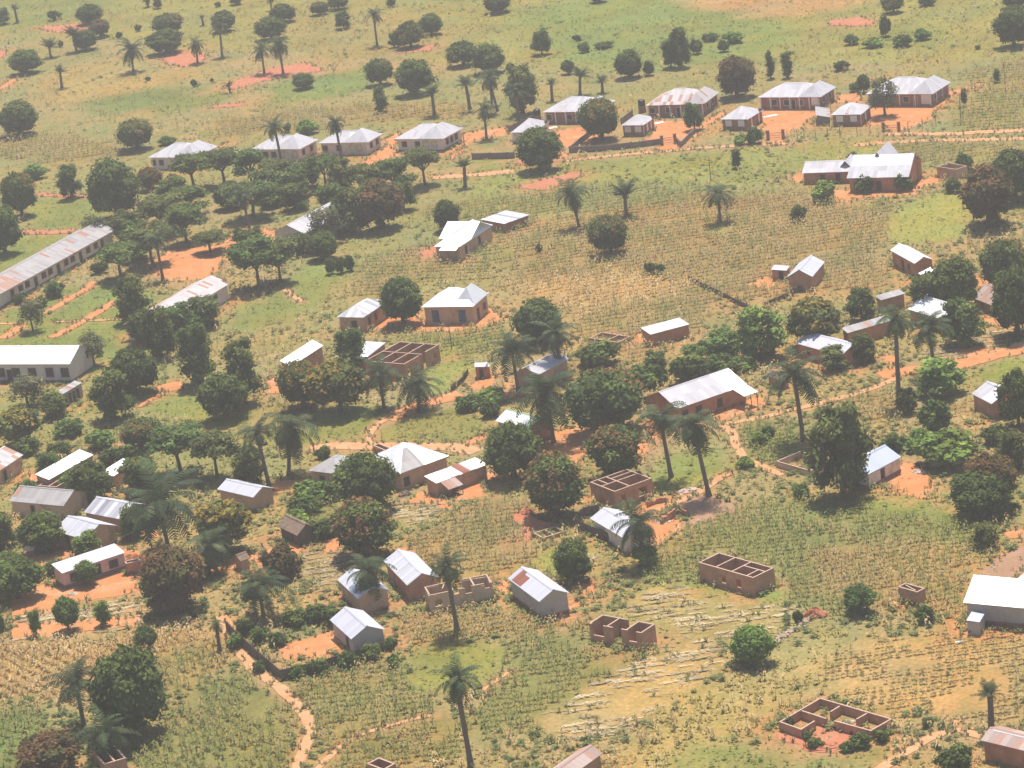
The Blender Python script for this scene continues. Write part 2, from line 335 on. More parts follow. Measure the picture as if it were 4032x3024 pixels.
# ------------------------------------------------------------ fields: (kind, ground albedo, blend m, outline in V units)
GRN, LAWN, BRIGHT, OLIVE, TAN, MZ, MZG, STUB, ROW, PNK, LITT = ((.175, .21, .09), (.225, .25, .10), (.28, .285, .11), (.235, .24, .105),
    (.34, .265, .145), (.30, .215, .125), (.215, .225, .10), (.35, .285, .15), (.42, .285, .16), (.42, .27, .17), (.42, .29, .17))
ZONES = [
 ('grass', (.275, .26, .12), 8, [(-60, -40), (2300, -40), (2300, 120), (1500, 150), (900, 130), (-60, 70)]),
 ('grass', (.215, .235, .10), 10, [(-60, -60), (280, -60), (240, 25), (150, 40), (60, 62), (-60, 75)]),
 ('grass', (.185, .215, .095), 9, [(150, 228), (200, 210), (260, 198), (330, 186), (400, 186), (440, 198), (500, 212), (450, 232), (340, 240), (250, 242)]),
 ('grass', (.19, .235, .10), 6, [(560, 190), (640, 170), (760, 150), (830, 165), (800, 195), (690, 215), (600, 210)]),
 ('grass', (.20, .245, .105), 10, [(1090, 20), (1400, -10), (1600, 20), (1740, 70), (1640, 120), (1450, 150), (1250, 140), (1150, 90)]),
 ('grass', (.215, .235, .10), 10, [(1830, 80), (1930, 50), (2040, 70), (2010, 100), (1890, 105)]),
 ('grass', (.215, .235, .10), 10, [(1500, 68), (1600, 68), (1620, 90), (1520, 98)]),
 ('grass', PNK, 9, [(1440, -30), (2000, -40), (1800, 25), (1640, 40), (1500, 18)]),
 ('grass', TAN, 10, [(200, 130), (480, 170), (330, 190), (150, 222), (60, 215), (90, 165)]),
 ('grass', (.30, .25, .13), 8, [(620, 40), (860, 20), (1010, 60), (960, 110), (700, 130), (640, 100)]),
 ('maize', (.29, .22, .12), 5, [(460, 262), (640, 235), (800, 225), (980, 225), (1040, 250), (850, 262), (560, 290), (480, 295)]),
 ('maize', (.26, .21, .11), 6, [(-30, 290), (250, 305), (300, 335), (200, 350), (-30, 345)]),
 ('maize', (.25, .22, .11), 5, [(2080, 160), (2230, 120), (2230, 275), (2060, 280), (2040, 265), (2100, 200)]),
 ('maize', (.25, .22, .11), 4, [(1990, 295), (2230, 312), (2230, 340), (2110, 372), (2010, 350), (1840, 330)]),
 ('grass', (.25, .255, .11), 5, [(1020, 352), (1240, 348), (1500, 330), (1730, 312), (1900, 300), (1960, 325), (1740, 355), (1720, 395), (1500, 400), (1250, 395), (1040, 425)]),
 ('lawn', LAWN, 3, [(80, 432), (230, 425), (240, 495), (60, 496)]),
 ('lawn', LAWN, 3, [(60, 505), (160, 505), (20, 590), (-20, 590), (-20, 540)]),
 ('lawn', (.20, .24, .095), 3, [(-20, 650), (200, 610), (320, 640), (330, 770), (200, 815), (-20, 810)]),
 ('lawn', LAWN, 5, [(640, 590), (720, 560), (830, 555), (740, 620), (620, 700), (520, 720), (470, 700), (560, 640)]),
 ('lawn', LAWN, 3, [(310, 850), (370, 820), (440, 860), (560, 900), (520, 935), (400, 900), (330, 890)]),
 ('lawn', LAWN, 3, [(640, 890), (760, 880), (850, 900), (800, 925), (790, 950), (680, 955), (560, 950), (600, 920)]),
 ('grass', (.24, .235, .11), 3, [(820, 925), (880, 900), (1000, 870), (1050, 900), (1050, 955), (980, 962), (830, 955)]),
 ('maize', (.255, .215, .115), 5, [(760, 580), (900, 520), (1000, 520), (1080, 560), (1050, 600), (900, 600), (830, 640), (740, 640)]),
 ('maizegreen', (.235, .23, .115), 8, [(900, 440), (1060, 430), (1230, 400), (1420, 400), (1600, 420), (1400, 470), (1190, 500), (1120, 600), (1060, 560), (960, 520)]),
 ('maize', MZ, 7, [(1110, 500), (1300, 450), (1500, 420), (1700, 410), (1850, 440), (1930, 440), (1905, 520), (1900, 620), (1700, 640), (1560, 650), (1480, 720), (1420, 790), (1260, 720), (1230, 640), (1120, 600)]),
 ('maizedry', (.38, .27, .15), 6, [(1110, 620), (1190, 590), (1330, 580), (1400, 600), (1500, 620), (1480, 650), (1330, 660), (1250, 700), (1190, 650)]),
 ('lawn', BRIGHT, 2, [(1540, 480), (1560, 472), (1590, 490), (1560, 505), (1515, 500)]),
 ('lawn', BRIGHT, 3, [(1930, 470), (1960, 440), (2080, 415), (2085, 500), (2060, 520), (1930, 525)]),
 ('maizegreen', MZG, 4, [(890, 710), (1100, 690), (1110, 720), (1060, 760), (1000, 800), (950, 830), (940, 760), (880, 735)]),
 ('lawn', (.26, .275, .10), 3, [(940, 770), (985, 745), (1010, 790), (1000, 830), (940, 850), (910, 800)]),
 ('maizegreen', (.19, .215, .09), 3, [(1560, 935), (1680, 900), (1760, 950), (1700, 1010), (1640, 1020), (1590, 990)]),
 ('maize', MZ, 4, [(1780, 870), (1900, 840), (1960, 870), (1980, 900), (1960, 960), (1890, 900)]),
 ('lawn', (.24, .27, .10), 3, [(1430, 985), (1560, 965), (1600, 1010), (1520, 1040), (1440, 1060), (1400, 1040)]),
 ('maizegreen', MZG, 6, [(1440, 1165), (1560, 1110), (1780, 1080), (1980, 1060), (2090, 1120), (2150, 1200), (2080, 1260), (2080, 1330), (1930, 1310), (1770, 1320), (1690, 1300), (1680, 1225), (1560, 1190), (1500, 1200), (1500, 1270), (1420, 1250)]),
 ('maize', MZ, 5, [(1730, 1190), (1880, 1170), (2080, 1190), (2090, 1255), (2060, 1330), (1900, 1300), (1760, 1290)]),
 ('lawn', (.22, .26, .09), 2, [(1480, 1270), (1505, 1260), (1640, 1300), (1690, 1270), (1700, 1290), (1640, 1318), (1560, 1305)]),
 ('stubble', STUB, 3, [(1330, 1330), (1420, 1272), (1500, 1275), (1580, 1308), (1720, 1312), (1700, 1345), (1672, 1362), (1590, 1395), (1500, 1400), (1430, 1370), (1425, 1335)]),
 ('stubble', (.39, .30, .18), 3, [(1150, 1555), (1290, 1465), (1400, 1420), (1470, 1375), (1590, 1385), (1580, 1430), (1520, 1470), (1440, 1530), (1330, 1600), (1240, 1600)]),
 ('tansoil', (.335, .275, .15), 5, [(1530, 1480), (1680, 1400), (1780, 1380), (1850, 1400), (1830, 1480), (1700, 1530), (1560, 1600), (1500, 1680), (1320, 1680), (1350, 1600)]),
 ('rows', ROW, 4, [(1790, 1440), (1880, 1380), (2080, 1360), (2230, 1375), (2230, 1580), (2060, 1575), (1930, 1525), (1820, 1495)]),
 ('lawn', (.23, .235, .105), 4, [(1500, 1620), (1680, 1610), (1900, 1600), (1960, 1600), (1860, 1680), (1460, 1700)]),
 ('maizedry', (.33, .235, .13), 5, [(-20, 1395), (240, 1395), (420, 1330), (470, 1400), (360, 1470), (240, 1480), (190, 1540), (-20, 1520)]),
 ('litter', LITT, 3, [(20, 1330), (130, 1310), (260, 1290), (300, 1300), (310, 1340), (200, 1370), (20, 1390)]),
 ('maizegreen', (.16, .20, .085), 4, [(-20, 1520), (120, 1540), (130, 1620), (60, 1690), (-20, 1690)]),
 ('maizegreen', (.20, .20, .095), 4, [(430, 1470), (540, 1450), (620, 1510), (660, 1570), (650, 1640), (600, 1670), (330, 1690), (280, 1620), (360, 1560)]),
 ('maize', (.29, .225, .12), 4, [(380, 1400), (480, 1380), (540, 1445), (430, 1470), (360, 1560), (350, 1480)]),
 ('maizegreen', (.25, .215, .11), 5, [(600, 1490), (720, 1440), (830, 1410), (900, 1420), (930, 1500), (1000, 1540), (1010, 1640), (700, 1690), (690, 1580), (640, 1520)]),
 ('lawn', (.25, .245, .085), 3, [(830, 1420), (940, 1390), (1090, 1395), (1080, 1450), (1010, 1475), (930, 1480), (870, 1460)]),
 ('maizegreen', (.22, .21, .10), 4, [(1090, 1470), (1110, 1400), (1260, 1340), (1290, 1395), (1420, 1410), (1290, 1465), (1150, 1555), (1060, 1600), (1020, 1560)]),
 ('maize', (.27, .21, .11), 4, [(850, 1330), (960, 1310), (1090, 1330), (1200, 1350), (1090, 1380), (960, 1385), (850, 1400)]),
 ('maize', (.28, .215, .12), 4, [(870, 1160), (960, 1120), (1080, 1080), (1130, 1090), (1130, 1160), (1200, 1200), (1080, 1250), (1050, 1240), (960, 1210), (880, 1200)]),
 ('lawn', (.25, .27, .095), 2, [(1155, 1190), (1230, 1165), (1290, 1175), (1280, 1215), (1220, 1235), (1180, 1220)]),
 ('litter', LITT, 3, [(860, 1110), (880, 1085), (950, 1085), (960, 1115), (900, 1140), (870, 1160)]),
 ('maizegreen', (.17, .20, .09), 3, [(600, 1040), (720, 1030), (730, 1090), (680, 1160), (620, 1130)]),
 ('litter', (.37, .27, .16), 3, [(650, 1200), (740, 1180), (760, 1230), (720, 1290), (690, 1330), (670, 1280)]),
 ('grass', (.27, .235, .12), 3, [(540, 950), (580, 935), (680, 905), (660, 880), (590, 870), (560, 900)]),
 ('litter', (.40, .28, .17), 3, [(2010, 760), (2100, 720), (2190, 710), (2180, 745), (2090, 770), (2020, 785)]),
 ('lawn', (.23, .27, .10), 3, [(2100, 800), (2230, 765), (2230, 790), (2170, 830), (2090, 825)]),
 ('scrub', (.17, .225, .09), 4, [(1880, 960), (2040, 940), (2140, 960), (2120, 1000), (2040, 1000), (1960, 990)]),
 ('lawn', (.20, .25, .09), 4, [(1850, 1080), (1990, 1080), (2090, 1110), (2090, 1130), (1900, 1120)]),
]
ZONES = [(k, np.array(c)*np.array((1.0, 1.0, .90) if k in ('maize', 'grass') else (1.0, 1.0, .95))*np.array((1.0, 1.0, .80)), b, G(p)) for k, c, b, p in ZONES]

# ------------------------------------------------------------ bare yards (outlines in V units) and beaten paths (centre lines, width m)
YARDS = [
 ('school_yard', 'soil', [(325, 562), (370, 540), (430, 535), (480, 528), (497, 495), (560, 492), (610, 500), (560, 522), (500, 545), (478, 575), (440, 602), (360, 607), (330, 592)]),
 ('yard', 'soil', [(645, 352), (687, 325), (692, 357), (668, 366)]), ('yard', 'soil', [(785, 352), (835, 318), (832, 300), (866, 282), (857, 300), (850, 320), (864, 335), (800, 360)]),
 ('yard', 'soil', [(968, 342), (1002, 315), (1000, 288), (1097, 273), (1097, 292), (1020, 302), (1007, 320), (975, 347)]),
 ('yard', 'soil', [(456, 330), (490, 306), (476, 324)]),
 ('yard', 'soil', [(1175, 286), (1256, 277), (1300, 290), (1262, 315), (1209, 320), (1231, 344), (1216, 352), (1207, 322), (1190, 297)]),
 ('yard', 'soil', [(1345, 316), (1392, 307), (1415, 277), (1400, 262), (1479, 262), (1518, 264), (1563, 240), (1572, 246), (1519, 279), (1494, 302), (1468, 310), (1475, 324), (1415, 326), (1427, 312), (1345, 322)]),
 ('yard', 'soil', [(1630, 240), (1700, 232), (1769, 234), (1773, 246), (1697, 292), (1694, 305), (1708, 312), (1640, 312), (1655, 300), (1652, 280), (1640, 262)]),
 ('yard', 'soil', [(1870, 238), (1895, 226), (1956, 228), (2010, 223), (2045, 200), (2125, 177), (2126, 186), (2066, 202), (2007, 248), (2024, 253), (1953, 281), (1947, 286), (1975, 293), (1912, 291), (1913, 269), (1864, 275)]),
 ('yard', 'soil', [(1808, 222), (1810, 205), (1856, 201), (1862, 222)]), ('yard', 'soil', [(1700, 388), (1735, 372), (1746, 394), (1715, 396)]),
 ('yard', 'soil', [(1966, 412), (1974, 390), (2025, 380), (2028, 396)]), ('yard', 'soil', [(1800, 408), (1880, 413), (1993, 408), (1970, 423), (1844, 428), (1842, 438), (1802, 436)]),
 ('yard', 'redsoil', [(898, 549), (935, 535), (967, 525), (970, 552), (910, 558)]),
 ('yard', 'soil', [(797, 716), (819, 692), (859, 674), (908, 667), (916, 700), (1020, 697), (1060, 664), (1084, 692), (1032, 709), (970, 717), (926, 714), (846, 706)]),
 ('yard', 'soil', [(1368, 728), (1390, 720), (1396, 742), (1372, 746)]), ('yard', 'soil', [(1573, 650), (1622, 669), (1620, 681), (1600, 674)]),
 ('yard', 'soil', [(1008, 832), (1074, 809), (1056, 839), (1020, 842)]), ('yard', 'soil', [(1083, 825), (1112, 830), (1100, 842)]),
 ('yard', 'soil', [(1165, 955), (1216, 932), (1280, 916), (1290, 935), (1275, 974), (1245, 1004), (1200, 980)]),
 ('yard', 'soil', [(1530, 898), (1588, 874), (1609, 871), (1628, 859), (1650, 855), (1656, 879), (1564, 908)]), ('yard', 'soil', [(1428, 850), (1470, 830), (1480, 836), (1436, 862)]),
 ('yard', 'soil', [(1870, 1048), (1896, 1036), (1951, 995), (2000, 1012), (2013, 1061), (1993, 1078), (1956, 1071), (1906, 1052)]), ('yard', 'soil', [(2062, 1083), (2099, 1098), (2070, 1096)]),
 ('yard', 'soil', [(885, 1086), (905, 1062), (943, 1074), (984, 1098), (969, 1104), (921, 1086)]), ('yard', 'soil', [(985, 1060), (1047, 1031), (1071, 1013), (1086, 1029), (1051, 1041), (1041, 1072), (1017, 1083), (990, 1080)]),
 ('yard', 'soil', [(15, 1330), (36, 1284), (101, 1260), (134, 1270), (215, 1240), (269, 1228), (301, 1250), (304, 1274), (252, 1285), (174, 1297), (121, 1318), (87, 1326)]),
 ('yard', 'soil', [(262, 1186), (300, 1188), (318, 1222), (268, 1226)]), ('yard', 'soil', [(12, 1217), (52, 1195), (97, 1200), (134, 1184), (175, 1195), (121, 1212), (94, 1226), (15, 1226)]),
 ('yard', 'soil', [(-5, 1132), (17, 1126), (22, 1157), (-5, 1162)]), ('yard', 'soil', [(50, 1030), (98, 1016), (100, 1040), (70, 1052)]), ('yard', 'soil', [(236, 1164), (268, 1160), (262, 1172)]),
 ('yard', 'soil', [(262, 1045), (300, 1038), (310, 1052), (272, 1062)]), ('yard', 'soil', [(440, 1222), (500, 1208), (560, 1190), (575, 1205), (500, 1228), (455, 1242)]),
 ('yard', 'soil', [(580, 1052), (600, 1040), (686, 1035), (680, 1050), (630, 1064), (590, 1066)]), ('yard', 'soil', [(545, 1220), (600, 1170), (610, 1190), (575, 1225)]),
 ('yard', 'soil', [(600, 1400), (648, 1386), (725, 1358), (745, 1400), (697, 1417), (660, 1420), (622, 1430)]), ('yard', 'soil', [(838, 1372), (850, 1372), (862, 1396), (842, 1398)]),
 ('yard', 'soil', [(1196, 1331), (1226, 1298), (1263, 1294), (1240, 1319), (1215, 1346)]), ('yard', 'soil', [(1232, 1267), (1287, 1251), (1288, 1281), (1262, 1292)]), ('yard', 'soil', [(1078, 1256), (1100, 1254), (1104, 1288), (1080, 1280)]),
 ('yard', 'soil', [(1352, 1110), (1395, 1089), (1469, 1079), (1482, 1087), (1402, 1115), (1478, 1122), (1471, 1147), (1439, 1157), (1409, 1192), (1400, 1172)]),
 ('yard', 'dullsoil', [(1462, 1092), (1486, 1078), (1510, 1070), (1548, 1072), (1566, 1086), (1608, 1096), (1580, 1112), (1560, 1106), (1530, 1126), (1494, 1133), (1490, 1112)]),
 ('yard', 'redsoil', [(1095, 1120), (1142, 1094), (1162, 1120), (1203, 1131), (1157, 1152), (1139, 1170), (1118, 1140)]),
 ('yard', 'redsoil', [(1672, 1586), (1733, 1590), (1785, 1560), (1820, 1580), (1880, 1597), (1908, 1586), (1905, 1600), (1820, 1606), (1799, 1625), (1741, 1623), (1729, 1607), (1675, 1597)]),
 ('yard', 'dullsoil', [(2125, 1240), (2160, 1200), (2200, 1180), (2225, 1185), (2225, 1230), (2165, 1258), (2130, 1255)]), ('yard', 'soil', [(2120, 1335), (2200, 1330), (2190, 1350), (2130, 1352)]),
 ('yard', 'soil', [(2118, 690), (2137, 682), (2158, 692), (2186, 687), (2188, 698), (2163, 706), (2132, 700)]), ('yard', 'soil', [(2095, 593), (2149, 608), (2150, 620), (2115, 620)]),
 ('yard', 'soil', [(1903, 766), (1940, 770), (1940, 790), (1910, 785)]), ('yard', 'soil', [(2060, 672), (2120, 655), (2090, 690), (2060, 690)]), ('yard', 'soil', [(1690, 770), (1730, 755), (1740, 790), (1695, 800)]),
 ('yard', 'soil', [(1780, 800), (1826, 795), (1816, 815), (1785, 815)]),
 ('yard', 'soil', [(600, 1180), (640, 1168), (655, 1190), (620, 1205)]), ('yard', 'soil', [(690, 1170), (730, 1160), (745, 1185), (700, 1195)]), ('yard', 'soil', [(855, 1195), (880, 1180), (900, 1192), (872, 1205)]),
 ('yard', 'soil', [(380, 1220), (450, 1205), (470, 1218), (400, 1240)]), ('yard', 'soil', [(300, 1150), (330, 1140), (345, 1160), (310, 1170)]), ('yard', 'soil', [(200, 975), (260, 960), (262, 975), (212, 988)]),
 ('yard', 'soil', [(340, 835), (390, 822), (400, 840), (350, 850)]), ('yard', 'soil', [(575, 822), (600, 812), (605, 850), (580, 850)]), ('yard', 'soil', [(1400, 905), (1425, 885), (1440, 930), (1410, 960)]),
 ('yard', 'soil', [(1280, 955), (1330, 935), (1400, 950), (1390, 985), (1300, 990)]), ('yard', 'soil', [(2060, 760), (2120, 745), (2160, 760), (2080, 775)]), ('yard', 'soil', [(2170, 1150), (2230, 1140), (2230, 1160), (2180, 1165)]),
 ('yard', 'soil', [(30, 1350), (300, 1330), (300, 1352), (120, 1372), (20, 1385)]), ('yard', 'soil', [(1610, 615), (1660, 600), (1690, 612), (1650, 625)]),
 ('bare_patch', 'redsoil', [(76, 60), (140, 54), (196, 48), (192, 63), (115, 72)]), ('bare_patch', 'redsoil', [(335, 125), (397, 112), (456, 124), (397, 147), (365, 140)]),
 ('bare_patch', 'redsoil', [(476, 190), (505, 176), (548, 162), (586, 147), (663, 136), (702, 152), (648, 162), (573, 175), (510, 194)]),
 ('bare_patch', 'redsoil', [(857, 118), (896, 103), (945, 96), (930, 110)]), ('bare_patch', 'redsoil', [(-10, 106), (14, 110), (10, 124), (-10, 126)]), ('bare_patch', 'soil', [(-10, 192), (20, 175), (46, 163), (30, 182), (-10, 200)]),
 ('bare_patch', 'redsoil', [(1787, 45), (1861, 37), (1899, 47), (1866, 57), (1797, 56)]), ('bare_patch', 'redsoil', [(456, 229), (528, 222), (530, 227), (460, 234)]),
 ('bare_patch', 'redsoil', [(1110, 350), (1150, 344), (1208, 346), (1190, 354), (1120, 357)]), ('bare_patch', 'redsoil', [(1115, 405), (1230, 372), (1260, 378), (1170, 415)]),
]
PATHS = [
 ('track', 'path', 3.2, [(930, 384), (980, 381), (1060, 375), (1110, 370)]), ('track', 'path', 1.7, [(1216, 348), (1310, 338), (1460, 324), (1570, 316), (1700, 311)]),
 ('track', 'path', 2.6, [(1910, 289), (2031, 291), (2120, 286), (2240, 281)]), ('track', 'path', 2.4, [(1845, 313), (1930, 308), (2010, 303), (2130, 302), (2240, 299)]),
 ('path', 'path', 1.5, [(478, 1330), (488, 1352), (500, 1372), (530, 1425), (548, 1448), (578, 1468), (605, 1485), (640, 1520), (668, 1556), (672, 1590), (658, 1622), (645, 1650), (640, 1690)]),
 ('path', 'path', .8, [(680, 1668), (745, 1605), (800, 1580), (870, 1560), (935, 1545)]), ('path', 'path', .6, [(1035, 1500), (1060, 1478), (1105, 1450)]),
 ('path', 'path', 1.3, [(1880, 1675), (1990, 1605), (2035, 1582), (2060, 1576), (2110, 1590), (2140, 1594)]), ('path', 'path', .9, [(2035, 1582), (2060, 1568), (2070, 1555)]),
 ('path', 'path', 3.0, [(670, 970), (740, 962), (810, 966), (900, 964), (980, 966), (1032, 976)]), ('path', 'path', 1.1, [(806, 962), (797, 942), (803, 930), (822, 913), (858, 895)]),
 ('path', 'soil', 4.0, [(840, 908), (868, 893), (905, 876), (950, 864), (996, 852)]), ('path', 'soil', 1.8, [(1005, 962), (1030, 952), (1052, 940)]),
 ('path', 'path', 1.3, [(1520, 926), (1545, 921), (1570, 922), (1586, 940), (1590, 962), (1600, 982), (1630, 1002), (1690, 1027)]),
 ('path', 'path', 1.4, [(1570, 915), (1646, 904), (1720, 882), (1800, 865), (1860, 848), (1918, 828), (1948, 806)]), ('track', 'soil', 4.5, [(1900, 812), (1943, 803), (2060, 790), (2120, 774), (2240, 743)]),
 ('path', 'path', 1.3, [(1380, 1117), (1430, 1098), (1480, 1080), (1520, 1058), (1555, 1033), (1580, 1022)]), ('path', 'path', 1.0, [(612, 622), (632, 640), (655, 653)]),
 ('track', 'redsoil', 2.0, [(76, 420), (140, 424), (215, 424)]), ('track', 'redsoil', 3.2, [(40, 503), (100, 503), (160, 500)]), ('path', 'soil', 1.3, [(20, 646), (80, 644), (142, 642)]),
 ('path', 'soil', 2.0, [(98, 678), (140, 652), (180, 630), (208, 608)]), ('path', 'soil', 2.0, [(112, 730), (175, 698), (206, 680), (252, 650)]), ('path', 'soil', 2.2, [(5, 732), (48, 704)]),
 ('path', 'path', .8, [(-10, 700), (46, 700)]), ('path', 'path', .8, [(112, 696), (180, 694), (264, 690)]), ('path', 'soil', 1.3, [(300, 880), (340, 855), (360, 850)]),
]
def jitter_outline(P, step, amp, closed=True):
    out = []; n = len(P)
    for i in range(n if closed else n-1):
        a, b = P[i], P[(i+1) % n]; k = max(1, int(np.linalg.norm(b-a)/step))
        for t in range(k): out.append(a+(b-a)*t/k)
    if not closed: out.append(P[-1])
    Q = np.array(out)
    dx = (vnoise(Q, 2.6, 3)-.5)*amp*2+(vnoise(Q, .8, 4)-.5)*amp; dy = (vnoise(Q, 2.6, 5)-.5)*amp*2+(vnoise(Q, .8, 6)-.5)*amp
    return Q+np.stack([dx, dy], 1)
BARE = []                                                       # world outlines, for the plants to keep off
zlev = .012
def smooth_line(P):
    for _ in range(2):
        Q = [P[0]]
        for a, b in zip(P[:-1], P[1:]): Q += [a*.75+b*.25, a*.25+b*.75]
        P = np.array(Q+[P[-1]])
    return P
for nm, mt, poly in YARDS:
    P = G(poly); size = math.sqrt(abs(np.sum(P[:, 0]*np.roll(P[:, 1], -1)-np.roll(P[:, 0], -1)*P[:, 1]))/2)
    Q = jitter_outline(P, .8, min(.75, .1+size*.06)); BARE.append((Q, 'yard'))
    me = bpy.data.meshes.new(nm); me.from_pydata([(x, y, zlev) for x, y in Q], [], [list(range(len(Q)))]); me.update()
    if me.polygons[0].normal.z < 0: me.flip_normals()
    me.materials.append(MT[mt]); tag(link(nm, me), kind='structure'); zlev += .0007
for nm, mt, w, line in PATHS:
    L = smooth_line(G(line)); L = jitter_outline(L, .7, .12, False)
    d = np.gradient(L, axis=0); d /= np.linalg.norm(d, axis=1)[:, None]; nn = np.stack([-d[:, 1], d[:, 0]], 1)
    wl = w/2*(.75+.55*vnoise(L, 2.2, 11)); wr = w/2*(.75+.55*vnoise(L, 2.2, 12))
    A, B_ = L+nn*wl[:, None], L-nn*wr[:, None]; BARE.append((np.vstack([A, B_[::-1]]), 'path'))
    V_ = [(x, y, zlev) for x, y in A]+[(x, y, zlev) for x, y in B_]; k = len(A)
    me = bpy.data.meshes.new(nm); me.from_pydata(V_, [], [(i+k, i+k+1, i+1, i) for i in range(k-1)]); me.update()
    me.materials.append(MT[mt]); tag(link(nm, me), kind='structure'); zlev += .0007

def zone_at(P):
    """(ground albedo, zone index) at world points"""
    n1, n2, n3 = vnoise(P, 55, 1), vnoise(P, 19, 2), vnoise(P, 7, 3)
    c = np.array((.262, .255, .105))*np.ones((len(P), 1))
    t = np.clip((n1*.6+n2*.5-.40)*3, 0, 1)[:, None]; c = c*(1-t)+np.array((.35, .27, .13))*t
    t = np.clip((n2*.5+n3*.6-.62)*3, 0, 1)[:, None]; c = c*(1-t)+np.array((.225, .23, .09))*t
    idx = np.full(len(P), -1); wob = (n3-.5)*5+(vnoise(P, 2.5, 8)-.5)*2.5
    for i, (k, col, b, poly) in enumerate(ZONES):
        bb = (P[:, 0] > poly[:, 0].min()-b*2) & (P[:, 0] < poly[:, 0].max()+b*2) & (P[:, 1] > poly[:, 1].min()-b*2) & (P[:, 1] < poly[:, 1].max()+b*2)
        j = np.nonzero(bb)[0]
        if not len(j): continue
        q = P[j]; sd = np.where(inpoly(q, poly), 1, -1)*segdist(q, poly)+wob[j]*min(1, b/4)
        w = np.clip(sd/b+.5, 0, 1)[:, None]; c[j] = c[j]*(1-w)+col*(.86+.28*n3[j])[:, None]*w
        idx[j[sd > 0]] = i
    return c, idx
# ------------------------------------------------------------ buildings
RUINF = []; FOOT = []                                                       # world rectangles of buildings, for the plants to keep off
LM = []                                                         # landmarks for describing what stands beside them: (V x, V y, name)
def frame_of(crop, A, B, C, h, d=None, hA=None, hC=None):
    """near corner B, left corner A, right corner C of a roof edge at height h -> origin, angle, size along BC and BA"""
    b = G([cv(crop, B)], h)[0]
    a = G([cv(crop, A)], hA if hA is not None else h)[0] if A else None
    c = G([cv(crop, C)], hC if hC is not None else h)[0] if C else None
    if a is None:
        ex = c-b; Lx = np.linalg.norm(ex); ex = ex/Lx; ey = np.array((-ex[1], ex[0])); Ly = d
    elif c is None:
        ey = a-b; Ly = np.linalg.norm(ey); ey = ey/Ly; ex = np.array((ey[1], -ey[0])); Lx = d
    else:
        u, v = c-b, a-b; Lx, Ly = np.linalg.norm(u), np.linalg.norm(v)
        e1 = u/Lx; e2 = v/Ly; e2r = np.array((e2[1], -e2[0]))
        ex = e1*Lx+e2r*Ly; ex /= np.linalg.norm(ex); ey = np.array((-ex[1], ex[0])); Lx = max(1.2, u@ex); Ly = max(1.2, v@ey)
    return b, math.atan2(ex[1], ex[0]), ex, ey, float(Lx), float(Ly)
def wall_run(mb, p, q, t, z1, ops=(), z0=-.3, top=0, j=0.0, cap=None):
    """a wall from p to q with real openings (s0, s1, sill, head) in metres along it"""
    L = math.hypot(q[0]-p[0], q[1]-p[1]); at = lambda s: (p[0]+(q[0]-p[0])*s/L, p[1]+(q[1]-p[1])*s/L)
    s = 0.0
    def piece(a, b, za, zb, capit=True):
        mb.obox(at(a), at(b), t, za, zb, 0, j if capit else 0)
    for s0, s1, zs, zh in sorted(ops):
        s0 = max(s+.02, s0); s1 = min(s1, L-.05)
        if s1 <= s0: continue
        piece(s, s0, z0, z1)
        if zs > .05: piece(s0, s1, z0, zs, False)
        if zh < z1-.05: piece(s0, s1, zh, z1)
        s = s1
    piece(s, L, z0, z1)
def slopes(x0, x1, y0, y1, z, kind, axis, rise):
    """roof slopes as polygons (counter-clockwise from above) with UV in metres"""
    if axis == 'y':                                             # ridge along y: build as x then swap
        out = []
        for P, uv in slopes(y0, y1, x0, x1, z, kind, 'x', rise): out.append(([(b, a, c) for a, b, c in P][::-1], uv[::-1]))
        return out
    m = (y0+y1)/2; w = (y1-y0)/2; sl_ = math.hypot(w, rise); L = x1-x0; zr = z+rise
    if kind == 'gable':
        return [([(x0, y0, z), (x1, y0, z), (x1, m, zr), (x0, m, zr)], [(0, sl_), (L, sl_), (L, 0), (0, 0)]),
                ([(x1, y1, z), (x0, y1, z), (x0, m, zr), (x1, m, zr)], [(0, sl_), (L, sl_), (L, 0), (0, 0)])]
    if kind == 'mono':                                          # low at y0, high at y1
        s2 = math.hypot(2*w, rise)
        return [([(x0, y0, z), (x1, y0, z), (x1, y1, zr), (x0, y1, zr)], [(0, s2), (L, s2), (L, 0), (0, 0)])]
    if L < 2*w:
        return [(p, u) for p, u in slopes(y0, y1, x0, x1, z, kind, 'y', rise)] if L < 2*w-.01 and False else _hip(x0, x1, y0, y1, z, rise, min(w, L/2-.02))
    return _hip(x0, x1, y0, y1, z, rise, w)
def _hip(x0, x1, y0, y1, z, rise, w):
    m = (y0+y1)/2; h = (y1-y0)/2; zr = z+rise; L = x1-x0; a, b = x0+w, x1-w; sl_ = math.hypot(h, rise); se = math.hypot(w, rise)
    return [([(x0, y0, z), (x1, y0, z), (b, m, zr), (a, m, zr)], [(0, sl_), (L, sl_), (L-w, 0), (w, 0)]),
            ([(x1, y1, z), (x0, y1, z), (a, m, zr), (b, m, zr)], [(0, sl_), (L, sl_), (L-w, 0), (w, 0)]),
            ([(x0, y1, z), (x0, y0, z), (a, m, zr)], [(0, se), (2*h, se), (h, 0)]), ([(x1, y0, z), (x1, y1, z), (b, m, zr)], [(0, se), (2*h, se), (h, 0)])]
